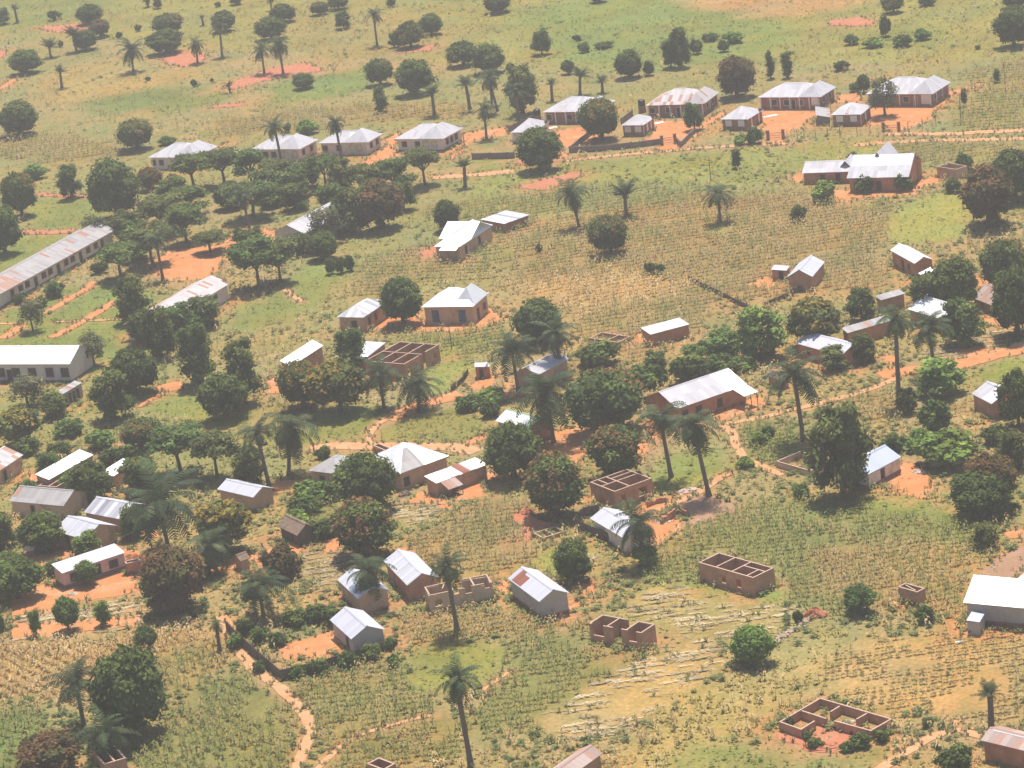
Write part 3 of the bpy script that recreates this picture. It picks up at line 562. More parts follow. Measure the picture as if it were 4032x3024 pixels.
def roof_mesh(mb, SL, t=.06):
    """slopes with thickness: each slope, its underside and its edges"""
    edges = {}
    key = lambda p: tuple(round(c, 3) for c in p)
    for P, uv in SL:
        for i in range(len(P)):
            a, b = key(P[i]), key(P[(i+1) % len(P)]); edges.setdefault(frozenset((a, b)), []).append((P[i], P[(i+1) % len(P)], uv[i], uv[(i+1) % len(P)]))
    for P, uv in SL:
        n = len(P); mb.add(P, [tuple(range(n))], [uv]); mb.add([(x, y, z-t) for x, y, z in P], [tuple(range(n))[::-1]], [uv[::-1]])
    for e in edges.values():
        if len(e) == 1:
            a, b, ua, ub = e[0]
            mb.add([a, b, (b[0], b[1], b[2]-t), (a[0], a[1], a[2]-t)], [(3, 2, 1, 0)], [[ua, ub, ub, ua]])
def patch_sheet(mb, slope, u0, u1, v0, v1, off=.025):
    """a loose sheet lying on a four-sided slope; u along the edge, v from eave (0) to ridge (1)"""
    P, uv = slope; P = [Vector(p) for p in P]
    if len(P) == 3: P = [P[0], P[1], P[2], P[2]]
    if P[0].z > P[2].z+.01: P = [P[2], P[3], P[0], P[1]]
    f = lambda u, v: (P[0].lerp(P[1], u)).lerp(P[3].lerp(P[2], u), v)
    L = (P[1]-P[0]).length; S = (P[3]-P[0]).length; n = (P[1]-P[0]).cross(P[3]-P[0]).normalized()
    q = [f(u0, v0), f(u1, v0), f(u1, v1), f(u0, v1)]; uvq = [(u0*L, S*(1-v0)), (u1*L, S*(1-v0)), (u1*L, S*(1-v1)), (u0*L, S*(1-v1))]
    lo = [p+n*.004 for p in q]; hi = [p+n*off for p in q]
    mb.add(hi, [(0, 1, 2, 3)], [uvq]); mb.add(lo+hi, [(0, 1, 5, 4), (1, 2, 6, 5), (2, 3, 7, 6), (3, 0, 4, 7)], [[(0, 0)]*4]*4)
def window(par, face, Lx, Ly, o, s, w, z0, z1, kind):
    """shutter or door leaf set in its opening, with a frame; face 'R' is the BC side, 'L' the BA side"""
    fr = MB(); t = .07
    def put(mb, a, b, za, zb, d0, d1):
        if face == 'R': mb.box(a, b, o-d1, o-d0, za, zb)
        else: mb.box(o-d1, o-d0, a, b, za, zb)
    nm = 'door' if kind in ('door', 'bdoor') else 'window'
    pn = MB(); put(pn, s+.02, s+w-.02, z0+.02, z1-.02, -.12, -.06); po = pn.build(nm, MT['blue'] if kind in ('bdoor', 'bwin') else MT['dark'], par)
    for a, b, za, zb in ((s-t, s, z0-t*(z0 > .2), z1+t), (s+w, s+w+t, z0-t*(z0 > .2), z1+t), (s, s+w, z1, z1+t)) + (((s, s+w, z0-t, z0),) if z0 > .2 else ()):
        put(fr, a, b, za, zb, .003, .06)
    fr.build('frame', MT['white'] if kind in ('wwin', 'wdoor') else MT['wood'], po)
def building(name, label, cat, sn, crop, A, B, C, roof, rmat, wmat, hw=2.6, pitch=24, axis='x', d=None, o=.35, wins=(), wing=None, patches=(), plinth=None,
             bands=(), mono_high=None, porch=None, group=None, rise=None, plain=False, vent=False):
    hA = hw+mono_high if mono_high else None
    b, ang, ex, ey, Lx, Ly = frame_of(crop, A, B, C, hw, d, hA)
    root = empty(name, (b[0], b[1], 0), ang); tag(root, label, cat, group)
    W_ = Ly if axis == 'x' else Lx
    if rise is None: rise = mono_high if mono_high else W_/2*math.tan(R(pitch))
    SL = slopes(0, Lx, 0, Ly, hw, roof, axis, rise)
    mb = MB(); roof_mesh(mb, SL); ro = mb.build('roof', MT[rmat], root)
    if roof != 'mono':                                          # ridge cap
        rc = MB(); hi = sorted({(round(p[0], 3), round(p[1], 3), round(p[2], 3)) for P, _ in SL for p in P if p[2] > hw+rise-.01})
        if len(hi) >= 2 and roof in ('gable', 'hip'):
            p, q = Vector(hi[0]), Vector(hi[-1])
            if (q-p).length > .5:
                n_ = (q-p).cross(Vector((0, 0, 1))).normalized()*.22
                rc.add([p-n_+Vector((0, 0, -.05)), q-n_+Vector((0, 0, -.05)), q+Vector((0, 0, .05)), p+Vector((0, 0, .05)), q+n_+Vector((0, 0, -.05)), p+n_+Vector((0, 0, -.05))],
                       [(0, 1, 2, 3), (3, 2, 4, 5)], [[(.2, .2), (.4, .2), (.4, .4), (.2, .4)]]*2); rc.build('ridge_cap', MT[rmat], ro)
    if wing:                                                    # a second roof crossing the first
        x0, x1, y0, y1, kd, ax, rs, dz = wing
        mb = MB(); roof_mesh(mb, slopes(x0*Lx, x1*Lx, y0*Ly, y1*Ly, hw+dz, kd, ax, rs)); mb.build('cross_roof', MT[rmat], root)
        wx = MB(); wx.box(max(x0*Lx, o)+.04, min(x1*Lx, Lx-o)-.04, max(o, y0*Ly)+.1, y1*Ly-o, -.3, hw-.06); wx.build('rear_wall', MT[wmat], root)
    for si, u0, u1, v0, v1, pm in patches:
        mb = MB(); patch_sheet(mb, SL[si], u0, u1, v0, v1); mb.build('roof_sheet', MT[pm], ro)
    t = .2; x0, x1, y0, y1 = o, Lx-o, o, Ly-o
    gap = o*math.tan(math.atan2(rise, W_/2 if roof != 'mono' else W_))-.10
    zt = hw+max(-.05, gap)
    ops = {'R': [], 'L': []}
    for f, fr, w, za, zb, kd in wins:
        s = fr*(Lx if f == 'R' else Ly)-w/2; ops[f].append((s, s+w, za, zb))
    wl = MB()
    wall_run(wl, (x0, y0+t/2), (x1, y0+t/2), t, zt, [(a-x0, b_-x0, c, e) for a, b_, c, e in ops['R']])
    wall_run(wl, (x0+t/2, y0+t), (x0+t/2, y1-t), t, zt, [(a-y0-t, b_-y0-t, c, e) for a, b_, c, e in ops['L']])
    zb_ = zt+(rise-.2 if roof == 'mono' and axis == 'x' else 0)
    wall_run(wl, (x0, y1-t/2), (x1, y1-t/2), t, zb_); wall_run(wl, (x1-t/2, y0+t), (x1-t/2, y1-t), t, zt)
    def tri(pts, nrm):                                          # gable ends
        k = len(pts); q = [(p[0]+nrm[0]*t, p[1]+nrm[1]*t, p[2]) for p in pts]
        wl.add(pts+q, [tuple(range(k)), tuple(range(k, 2*k))[::-1]]+[(i, i+k, (i+1) % k+k, (i+1) % k) for i in range(k)])
    if roof == 'gable':
        zp = zt+((Ly if axis == 'x' else Lx)/2-o)*rise/(W_/2)
        if axis == 'x': tri([(x0, y1, zt), (x0, y0, zt), (x0, Ly/2, zp)], (1, 0)); tri([(x1, y0, zt), (x1, y1, zt), (x1, Ly/2, zp)], (-1, 0))
        else: tri([(x0, y0, zt), (x1, y0, zt), (Lx/2, y0, zp)], (0, 1)); tri([(x1, y1, zt), (x0, y1, zt), (Lx/2, y1, zp)], (0, -1))
    if roof == 'mono':
        if axis == 'x': tri([(x0, y1, zt), (x0, y0, zt), (x0, y1, zb_)], (1, 0)); tri([(x1, y0, zt), (x1, y1, zt), (x1, y1, zb_)], (-1, 0))
        else:
            zz = zt+rise-.2; tri([(x0, y0, zt), (x1, y0, zt), (x1, y0, zz)], (0, 1)); tri([(x1, y1, zt), (x0, y1, zt), (x1, y1, zz)], (0, -1))
    wl.build('wall', MT[wmat], root)
    for f, fr, w, za, zb, kd in wins:
        if kd == 'hole': continue
        window(root, f, Lx, Ly, o, fr*(Lx if f == 'R' else Ly)-w/2, w, za, zb, kd)
    if plinth:
        pl = MB(); e = .06; hp = plinth[1]
        pl.obox((x0-e, y0-e/2), (x1+e, y0-e/2), e, -.3, hp); pl.obox((x0-e/2, y0), (x0-e/2, y1+e), e, -.3, hp); pl.build('plinth', MT[plinth[0]], root)
    if bands:                                                   # white pilasters and panels on the brick
        for f, fr, w, za, zb in bands:
            wb = MB(); s = fr*(Lx if f == 'R' else Ly)-w/2
            if f == 'R': wb.box(s, s+w, o-.035, o-.003, za, zb)
            else: wb.box(o-.035, o-.003, s, s+w, za, zb)
            wb.build('pilaster' if w < .4 else 'white_panel', MT['white'], root)
    if porch:                                                   # lean-to roof on posts: face, from, to, depth, drop, material
        f, a, b_, dp, dr, pm = porch; S_ = Lx if f == 'R' else Ly; mb = MB(); zp = hw-.03; a, b_ = a*S_, b_*S_
        q = [(a, -dp, zp-dr), (b_, -dp, zp-dr), (b_, .12, zp+.02), (a, .12, zp+.02)]; uv = [(a, dp), (b_, dp), (b_, 0), (a, 0)]
        if f == 'L': q = [(y, x, z) for x, y, z in q][::-1]; uv = uv[::-1]
        roof_mesh(mb, [(q, uv)], .05); po = mb.build('porch_roof', MT[pm], root)
        for s in (a+.15, (a+b_)/2, b_-.15):
            pb = MB(); c = (s, -dp+.15) if f == 'R' else (-dp+.15, s); pb.tube([(*c, -.2), (*c, zp-dr-.06)], [.07, .07], 6); pb.build('post', MT['wood'], root)
    if vent:                                                    # small dark gablet near the ridge
        vb = MB(); p, u = SL[2 if axis == 'y' else 0]; c = sum((Vector(q) for q in p), Vector())/len(p)
        pk = [Vector(q) for q in p]; m1 = (pk[0]+pk[1])/2; m2 = (pk[2]+pk[-1])/2 if len(pk) == 4 else pk[2]
        e = (pk[1]-pk[0]).normalized(); k = m1.lerp(m2, .72); k2 = m1.lerp(m2, .95); k3 = m1.lerp(m2, .80)+Vector((0, 0, .45))
        vb.add([k-e*.7+Vector((0, 0, .01)), k+e*.7+Vector((0, 0, .01)), k3, k2+Vector((0, 0, .02))], [(0, 1, 2), (1, 3, 2), (3, 0, 2)]); vb.build('vent', MT['dark'], ro)
    foot = np.array([b+ex*x+ey*y for x, y in ((0, 0), (Lx, 0), (Lx, Ly), (0, Ly))]); FOOT.append(foot)
    c = foot.mean(0); v = toV(c[0], c[1], hw*.5)
    if sn: LM.append((v[0], v[1], sn))
    return root
W1 = lambda f, *fr: [(f, x, 1.2, .95, 2.15, 'win') for x in fr]
bw = dict(roof='hip', hw=2.9, pitch=25, axis='y', wmat='cream', rmat='lilac_tin', o=.55, group='white hip-roofed staff houses in a row', vent=True)
wg = (0.0, .93, -.02, .50, 'hip', 'x', 2.35, .03)
building('white_house', 'white house with grey hip roof, half behind flat-topped trees, leftmost in its row', 'house', 'the leftmost white hip-roofed house', 'c00', (1290, 1370), (1690, 1372), (1885, 1275),
         wins=W1('L', .92, .75, .3)+W1('R', .5), wing=(0, 1.0, -.02, .45, 'hip', 'x', 2.3, .03), **bw)
building('white_house', 'white hip-roofed house with a tall thin palm standing in front of it', 'house', 'the white house behind the thin palm', 'c10', (-20, 1295), (390, 1300), (540, 1210),
         wins=W1('L', .9, .72, .55, .38, .12)+W1('R', .3, .7), wing=wg, **bw)
building('white_house', 'white hip-roofed house with shiny white patches on its roof, partly behind a bushy palm', 'house', 'the white house behind the bushy palm', 'c10', (540, 1255), (985, 1240), (1145, 1160),
         wins=W1('L', .88, .6, .2)+W1('R', .35, .72), wing=wg, patches=[(0, .62, .8, .3, .8, 'white_tin')], **bw)
building('white_house', 'white hip-roofed house with a dark roof vent, rightmost of the white row', 'house', 'the rightmost white hip-roofed house', 'c10', (1220, 1210), (1640, 1210), (1820, 1110),
         wins=W1('L', .82, .55, .38, .2)+W1('R', .3, .5, .72), wing=wg, plinth=('plinth', .3), **bw)
PB = lambda n0, n1: [('L', x, .28, 0, 2.75) for x in np.linspace(.03, .97, n0)]+[('R', x, .28, 0, 2.75) for x in np.linspace(.03, .97, n1)]
br = dict(roof='hip', hw=2.8, pitch=24, axis='y', wmat='darkbrick', o=.5, group='red brick houses with white pilasters')
ww = lambda f, *fr: [(f, x, 1.3, .9, 2.1, 'wwin') for x in fr]
building('brick_house', 'dark brick house with pale grey roof, right half hidden by a round tree', 'house', 'the leftmost dark brick house', 'c20', (285, 985), (770, 972), (965, 872), rmat='lilac_tin',
         wins=ww('L', .9, .52, .2)+[('L', .38, .9, 0, 2.05, 'wdoor')]+ww('R', .4), bands=PB(6, 3), wing=(.0, .9, -.02, .34, 'hip', 'x', 2.0, .03), patches=[(0, .2, .36, .05, .4, 'rust_tin')], **br)
building('brick_house', 'dark brick house with a rust-streaked tin roof and white pilasters', 'house', 'the rust-streaked brick house', 'c20', (1195, 920), (1700, 905), (1840, 800), rmat='rust_tin',
         wins=ww('L', .9, .62, .3)+[('L', .45, .9, 0, 2.05, 'wdoor')]+ww('R', .35, .7), bands=PB(6, 3), wing=(.0, .95, -.02, .34, 'hip', 'x', 2.1, .03), **br)
building('brick_house', 'brick house with pale roof and white-framed windows, second from right in the upper row', 'house', 'the brick house with white-framed windows', 'r0', (-47, 828), (485, 820), (650, 730), rmat='lilac_tin',
         wins=ww('L', .75, .55, .32, .1)+[('L', .44, .9, 0, 2.05, 'wdoor')]+ww('R', .35, .7), bands=PB(7, 2)+[('L', .08, 1.9, 1.0, 2.75)], wing=(.0, .95, -.02, .34, 'hip', 'x', 2.2, .03), **br)
building('brick_house', 'brick and white house with pale roof behind a feathery grey-green tree, upper right', 'house', 'the upper right brick house', 'r0', (878, 790), (1430, 795), (1580, 690), rmat='lilac_tin',
         wins=ww('L', .4, .12)+[('L', .26, .9, 0, 2.05, 'wdoor')]+ww('R', .3, .65), bands=PB(5, 4)+[('L', .1, 2.2, .5, 2.75)], wing=(.0, .95, -.02, .34, 'hip', 'x', 2.3, .03), **br)
kb = dict(roof='hip', hw=2.5, pitch=25, axis='y', rmat='lilac_tin', wmat='darkbrick', o=.35, group='small hip-roofed outhouses in front of the brick houses')
building('outhouse', 'small outhouse with pale hip roof, half hidden behind a round-crowned tree', 'outhouse', 'the outhouse behind the round tree', 'c20', (25, 1155), (215, 1152), (365, 1060), bands=PB(3, 3), wins=W1('L', .5), **{**kb, 'wmat': 'cream'}, vent=True)
pan = [('L', .73, 1.5, .85, 2.2), ('L', .28, 1.5, .85, 2.2)]
building('outhouse', 'small brick outhouse with two white front panels beside a round tree and fence wall', 'outhouse', 'the outhouse with two white panels', 'c20', (985, 1090), (1180, 1090), (1275, 1020), bands=pan+[('R', .1, .3, 0, 2.4), ('R', .4, .8, .5, 2.3), ('R', .7, .5, .5, 2.3)], vent=True, **kb)
building('outhouse', 'small outhouse with white panels and hip roof, partly behind low shrubs', 'outhouse', 'the outhouse behind low shrubs', 'c20', (1855, 1035), (2090, 1040), (2212, 955), bands=pan+[('R', .3, .5, .2, 2.3), ('R', .75, .5, .2, 2.3)], vent=True, **kb)
building('outhouse', 'brick outhouse with rust-tinged roof and a grey shed joined on its left', 'outhouse', 'the outhouse with a side shed', 'r0', (580, 970), (840, 965), (925, 890), bands=pan+[('R', .05, .3, 0, 2.4), ('R', .5, .9, .2, 2.3)], patches=[(0, .45, .6, .05, .6, 'rust_tin')], **kb)
building('shed', 'low grey shed with sloping roof joined to the left side of a brick outhouse', 'shed', '', 'r0', (455, 992), (578, 990), (660, 905), 'mono', 'old_tin', 'plinth', hw=1.6, mono_high=.8, o=.2)
building('brick_house', 'large mud brick house with steep bright roof and dark bushes along its front', 'house', 'the bright steep-roofed house', 'r0', (715, 1505), (1240, 1492), None, 'gable', 'lilac_tin', 'redbrick', hw=2.9, axis='y', d=12, pitch=27, o=.4,
         wins=[('L', .5, 1.0, 0, 2.1, 'door'), ('L', .2, 1.1, .9, 2.1, 'win'), ('L', .8, 1.1, .9, 2.1, 'win')], patches=[(0, .02, .98, .52, .97, 'white_tin')], wing=(.44, 1.2, .40, .80, 'gable', 'x', 3.5, .05))
building('brick_house', 'long low brick wing with pale roof, standing left of the bright steep-roofed house', 'house', 'the long low brick wing', 'r0', (335, 1462), (765, 1447), None, 'gable', 'lilac_tin', 'redbrick', hw=2.3, axis='y', d=7, pitch=22, o=.3,
         wins=[('L', .3, .9, 0, 1.9, 'door'), ('L', .6, .9, .9, 1.8, 'win')], wing=(.2, 1.0, .02, .32, 'gable', 'x', 1.7, .1))
# school
sch = dict(roof='gable', axis='y', pitch=20, o=.7)
building('school_block', 'very long grey school block with rust at its left end, running off the left edge', 'school building', 'the long grey school block', 'c01', (-420, 1140), (1012, 338), None, 'gable', 'old_tin', 'cream', hw=3.0, axis='y', d=9, pitch=20, o=.8,
         wins=[('L', x, 1.1, 0, 2.2, 'door') for x in (.08, .22, .36, .5, .64)]+[('L', x, 1.5, 1.1, 2.2, 'win') for x in (.12, .17, .27, .31, .41, .45, .55, .59)], patches=[(0, .0, .42, .0, .9, 'veryrust_tin')], plinth=('plinth', .35), group='long tin-roofed school blocks')
building('school_block', 'school block with weathered white roof half buried in trees, middle of the school yard', 'school building', 'the middle school block', 'c01', (1390, 1178), (2010, 805), None, 'gable', 'rust_tin', 'cream', hw=3.0, axis='y', d=8, pitch=20, o=.6,
         wins=[('R', .45, 1.0, 0, 2.1, 'door')]+[('L', x, 1.5, 1.1, 2.2, 'win') for x in (.2, .4, .6, .8)], group='long tin-roofed school blocks')
building('school_block', 'school block with grey gable facing left, almost hidden in dark trees', 'school building', 'the hidden school block', 'c11', (200, 345), (440, 378), (790, 150), 'gable', 'lilac_tin', 'cream', hw=3.0, axis='x', pitch=24, o=.5,
         wins=[('L', .5, 1.2, 1, 2.2, 'win')], group='long tin-roofed school blocks')
building('hall', 'long hall with dazzling white roof and grey walls, cut by the left edge', 'hall', 'the dazzling white hall', 'c01', (-330, 1514), (607, 1512), None, 'gable', 'white_tin', 'palegrey', hw=3.4, axis='y', d=8.5, pitch=25, o=.4,
         wins=[('L', x, 1.5, .9, 2.5, 'win') for x in (.07, .21, .37, .52, .66)]+[('L', .585, 1.0, 0, 2.2, 'door')], plinth=('plinth', .3))
building('latrine_block', 'narrow grey latrine block with small pale roof sheets, right of a grey bush', 'latrine', 'the grey latrine block', 'c02', (486, 94), (548, 114), (714, 14), 'mono', 'old_tin', 'cement', hw=2.5, mono_high=.35, o=.15, wins=[('R', x, .7, 0, 1.9, 'door') for x in (.14, .34, .54, .74)])
# middle
building('mud_house', 'house with dazzling white hip roof beside a striped-roof shed in green fields', 'house', 'the dazzling hip-roofed house', 'y6', None, (720, 1172), (1445, 692), 'hip', 'white_tin', 'mud', hw=2.9, axis='x', d=5.6, rise=1.9, o=.3,
         wins=[('R', .2, .8, .8, 2.2, 'win'), ('R', .6, .8, .8, 2.2, 'win')], wing=(.34, .96, .0, 1.25, 'gable', 'y', 2.15, .05), porch=('L', .05, .7, 1.2, .35, 'white_tin'))
building('shed', 'small mud shed with white and grey striped roof, behind the dazzling hip-roofed house', 'shed', 'the striped-roof shed', 'y6', (1425, 482), (1690, 672), (2005, 435), 'mono', 'stripe_tin', 'darkbrick', hw=1.9, mono_high=.15, o=.25)
building('mud_house', 'long mud house with blue-grey striped hip roof, left of a mango tree', 'house', 'the striped hip-roofed house', 'c11', (720, 1100), (955, 1106), (1172, 957), 'hip', 'stripe_tin', 'mud', hw=2.9, axis='x', pitch=24, o=.35, wins=[('L', .42, 1.1, .9, 2.1, 'win'), ('R', .25, .8, .8, 2.1, 'win'), ('R', .5, .8, .8, 2.1, 'win')])
building('mud_house', 'mud house with dazzling white hip roof and two blue doors', 'house', 'the house with blue doors', 'c11', (1450, 1020), (1910, 1010), (2060, 890), 'hip', 'white_tin', 'mud', hw=3.3, axis='y', pitch=30, o=.4,
         wins=[('L', .76, 1.2, .4, 2.5, 'bdoor'), ('L', .25, 1.2, .4, 2.5, 'bdoor'), ('R', .35, 1.0, 0, 2.1, 'door'), ('R', .75, 1.0, .9, 2.1, 'win')], wing=(.1, .95, -.0, .42, 'hip', 'x', 2.6, .03), patches=[])
building('brick_house', 'tall brick house under a plain white sloping roof, left of dark trees', 'house', 'the tall house with white sloping roof', 'c11', (220, 1485), (320, 1535), (610, 1350), 'mono', 'white_tin', 'brick', hw=3.3, mono_high=1.0, o=.2)
building('brick_shed', 'narrow brick shed with pale single-slope roof standing alone in dry maize', 'shed', 'the narrow shed in dry maize', 'c21', (1175, 1190), (1240, 1255), (1570, 1160), 'mono', 'silver_tin', 'redbrick', hw=2.2, mono_high=.4, o=.15)
building('hut', 'tiny red brick hut with white flat roof on orange soil beside palms', 'hut', 'the tiny red brick hut', 'y5', (215, 635), (405, 612), (462, 550), 'mono', 'lilac_tin', 'redbrick', hw=1.9, mono_high=.25, o=.12, wins=[('L', .6, .6, 0, 1.6, 'door')])
building('mud_house', 'mud house with shiny grey roof showing in strips through palm fronds', 'house', 'the house behind palm fronds', 'y5', (790, 640), (1000, 718), (1290, 500), 'gable', 'lilac_tin', 'mud', hw=2.6, axis='x', pitch=24, o=.3)
# right cluster
building('brick_house', 'small brick house with pale lilac gable roof behind a stick fence', 'house', 'the small gable house by the stick fence', 'c31', (215, 757), (440, 752), (550, 622), 'gable', 'silver_tin', 'brick', hw=2.5, axis='x', pitch=30, o=.2)
building('shed', 'tiny flat-roofed shed just left of a small gabled brick house', 'shed', '', 'c31', (80, 688), (215, 698), (240, 655), 'mono', 'lilac_tin', 'redbrick', hw=1.8, mono_high=.3, o=.12, wins=[('L', .4, .7, 0, 1.6, 'door')])
building('brick_house', 'red brick house with clean pale gable roof at the field edge, upper right', 'house', 'the red brick gable house', 'y7', (545, 267), (850, 437), (1090, 387), 'gable', 'white_tin', 'redbrick', hw=2.7, axis='y', pitch=26, o=.25, wins=[('L', .55, .8, 0, 1.9, 'door'), ('L', .3, .8, .9, 1.8, 'win')])
building('shed', 'small shed with bright white sheet roof beside the red brick gable house', 'shed', '', 'y7', (912, 548), (970, 592), (1105, 510), 'mono', 'white_tin', 'redbrick', hw=1.8, mono_high=.4, o=.1)
building('mud_house', 'house with ragged grey-white roof strip, almost lost in green trees', 'house', 'the ragged white roof strip', 'y7', (385, 828), (432, 892), (715, 800), 'mono', 'old_tin', 'brick', hw=2.3, mono_high=.4, o=.2)
building('brick_house', 'long brick house with dull grey single-slope roof between dark trees', 'house', 'the long dull-roofed brick house', 'c31', (710, 1190), (745, 1242), (1110, 1128), 'mono', 'old_tin', 'redbrick', hw=2.4, mono_high=.5, o=.2)
building('brick_house', 'brick house with bright white roof among trees behind the tall palms', 'house', 'the white roof behind tall palms', 'y7', (765, 1002), (1205, 1135), None, 'gable', 'white_tin', 'brick', hw=2.5, axis='y', d=6.5, pitch=26, o=.25)
building('brick_house', 'brick house with pale lilac roof, its right end behind a dark shrub', 'house', 'the half-hidden lilac roof', 'c31', (295, 1330), (690, 1440), None, 'gable', 'silver_tin', 'redbrick', hw=2.3, axis='y', d=5.5, pitch=24, o=.25, wins=[('L', .75, .8, .8, 1.7, 'win')])
building('thatched_hut', 'mud hut with collapsing reddish thatch roof beside a huge dark tree', 'hut', 'the collapsing thatch hut', 'y7', (1560, 860), (1890, 985), None, 'gable', 'veryrust_tin', 'brick', hw=1.8, axis='y', d=6, pitch=30, o=.3)
building('brick_house', 'red brick house with long roof, left half grey and right half dazzling white', 'house', 'the half-grey half-white roof', 'z8', None, (470, 1017), (1690, 596), 'gable', 'lilac_tin', 'redbrick', hw=2.8, axis='x', d=9, pitch=22, o=.3,
         wins=[('R', .12, 1.0, 0, 2.0, 'door'), ('R', .31, 1.0, 0, 2.0, 'door'), ('R', .61, .95, .7, 2.0, 'win')], patches=[(0, .72, 1.0, .0, 1.0, 'white_tin')], porch=('R', .80, 1.0, 2.6, .55, 'white_tin'))
building('brick_house', 'small house with grey and white roof at the right edge between trees', 'house', 'the small roof at the right edge', 'c32', (1825, 110), (2000, 202), None, 'gable', 'lilac_tin', 'brick', hw=2.5, axis='y', d=5.5, pitch=26, o=.2, patches=[(0, .5, 1.0, .02, .95, 'white_tin')])
building('white_house', 'small white house with pale blue roof and dark plinth beside a huge tree', 'house', 'the small white house', 'c32', None, (925, 815), (1215, 661), 'gable', 'blue_tin', 'cream', hw=2.3, axis='x', d=5.5, pitch=27, o=.2, wins=[('R', .45, .8, 0, 1.9, 'door')], plinth=('darkbrick', .5))
# centre
building('mud_house', 'mud house with slate-grey hip roof, left of a round bright-lit mango', 'house', 'the slate-grey hip-roofed house', 'c12', (520, 750), (735, 812), (905, 665), 'hip', 'old_tin', 'mud', hw=2.6, axis='x', pitch=25, o=.35, wins=[('L', .6, .8, .8, 1.8, 'win')])
building('brick_house', 'large mud brick house, roof grey-striped on the left and dazzling white on the right', 'house', 'the large grey-and-white roof', 'z7', None, (375, 748), (1155, 462), 'hip', 'white_tin', 'mud', hw=2.8, axis='x', d=10, rise=2.5, o=.3,
         wins=[('R', .14, .9, .5, 1.8, 'win')], patches=[(0, .02, .50, .0, .80, 'old_tin')])
building('mud_shed', 'long mud shed with white, rust and grey striped roof in the village centre', 'shed', 'the rust-striped long shed', 'z7', (805, 767), (955, 897), (1740, 588), 'mono', 'white_tin', 'mud', hw=2.2, mono_high=.45, o=.2,
         patches=[(0, .28, .38, 0, 1, 'rust_tin'), (0, .38, .46, 0, 1, 'lilac_tin'), (0, .52, .66, 0, 1, 'rust_sheet'), (0, .66, .76, 0, 1, 'stripe_tin')], wins=[('R', .36, .8, 0, 1.7, 'door')], porch=('R', .08, .36, 2.0, .75, 'veryrust_tin'))
# left cluster
building('mud_house', 'mud house with rust-striped roof cut by the left edge', 'house', 'the rust-striped roof at the left edge', 'y3', None, (-170, 595), (292, 287), 'gable', 'rust_tin', 'tanmud', hw=2.5, axis='x', d=6.5, pitch=24, o=.25, wins=[('R', .5, .8, 0, 1.9, 'door')])
building('mud_house', 'long house with plain dazzling white roof beside roofless mud walls, left side', 'house', 'the long dazzling white roof', 'y3', (465, 512), (608, 597), (1125, 282), 'mono', 'white_tin', 'brick', hw=2.6, mono_high=.7, o=.15)
building('mud_house', 'house whose white roof shows in ragged patches under overhanging trees', 'house', 'the ragged white roof under trees', 'y3', (1270, 492), (1410, 553), (1668, 382), 'mono', 'white_tin', 'mud', hw=2.4, mono_high=.6, o=.2)
building('mud_house', 'tan mud house with dull lilac-grey roof and one dark door', 'house', 'the dull grey roof with dark door', 'y3', (110, 862), (790, 925), None, 'gable', 'old_tin', 'tanmud', hw=2.4, axis='y', d=6, pitch=25, o=.25, wins=[('L', .6, .7, 0, 1.9, 'door')])
building('mud_house', 'brown mud house with evenly grey-striped roof, left of the biggest palm', 'house', 'the evenly striped roof', 'y3', (1040, 1002), (1492, 1087), None, 'gable', 'stripe_tin', 'brick', hw=2.4, axis='y', d=6, pitch=25, o=.25)
building('mud_house', 'mud house with two-tone grey roof just above the pink house', 'house', 'the two-tone grey roof', 'y3', (665, 1232), (1055, 1342), None, 'gable', 'silver_tin', 'tanmud', hw=2.4, axis='y', d=6, pitch=24, o=.25, patches=[(0, .36, .44, 0, .98, 'stripe_tin')], wins=[('L', .62, .8, 0, 1.9, 'door')])
building('pink_house', 'long pink house with pale sloping roof and grey plinth on orange soil', 'house', 'the pink house', 'y2', (668, 530), (770, 656), (1545, 387), 'mono', 'silver_tin', 'pink', hw=2.5, mono_high=.45, o=.2, plinth=('plinth', .55),
         wins=[('R', .18, 1.1, .8, 1.9, 'win'), ('R', .80, 1.3, .8, 1.9, 'win'), ('R', .55, .9, 0, 2.0, 'door')])
building('mud_house', 'mud house with bright lilac roof among bushes right of the biggest palm', 'house', 'the lilac roof right of the big palm', 'c02', (1890, 942), (2205, 1015), None, 'gable', 'silver_tin', 'mud', hw=2.3, axis='y', d=4.2, pitch=24, o=.25)
building('thatched_hut', 'steep brown thatched hut with dark open gable end', 'hut', 'the brown thatched hut', 'c12', (215, 1257), (375, 1348), (552, 1280), 'gable', 'thatch', 'stick', hw=1.8, axis='y', pitch=36, o=.35, wins=[('L', .35, .8, 0, 1.5, 'door')])
building('brick_house', 'brick house with green tin roof, its front half covered in white sheets', 'house', 'the green-and-white roof', 'y5', (375, 1327), (892, 1402), (1290, 1300), 'gable', 'green_tin', 'brick', hw=2.6, axis='y', pitch=26, o=.3, patches=[(0, .0, .80, 0, .93, 'white_tin')])
building('plastered_house', 'pale plastered house with plain lilac-grey roof beside a dark stick enclosure', 'house', 'the plain lilac-grey house', 'z2', (1145, 192), (1575, 447), None, 'gable', 'silver_tin', 'cream', hw=2.4, axis='y', d=4.6, pitch=24, o=.45)
building('brick_house', 'brick house with bright striped gable roof beside a roofless ruin', 'house', 'the bright striped gable', 'z1', (735, 402), (1020, 712), (1420, 607), 'gable', 'silver_tin', 'brick', hw=2.5, axis='y', pitch=27, o=.3, patches=[(0, .22, .3, 0, .97, 'white_tin'), (0, .45, .53, 0, .97, 'white_tin'), (0, .70, .78, 0, .97, 'white_tin'), (0, .9, .98, 0, .97, 'white_tin')])
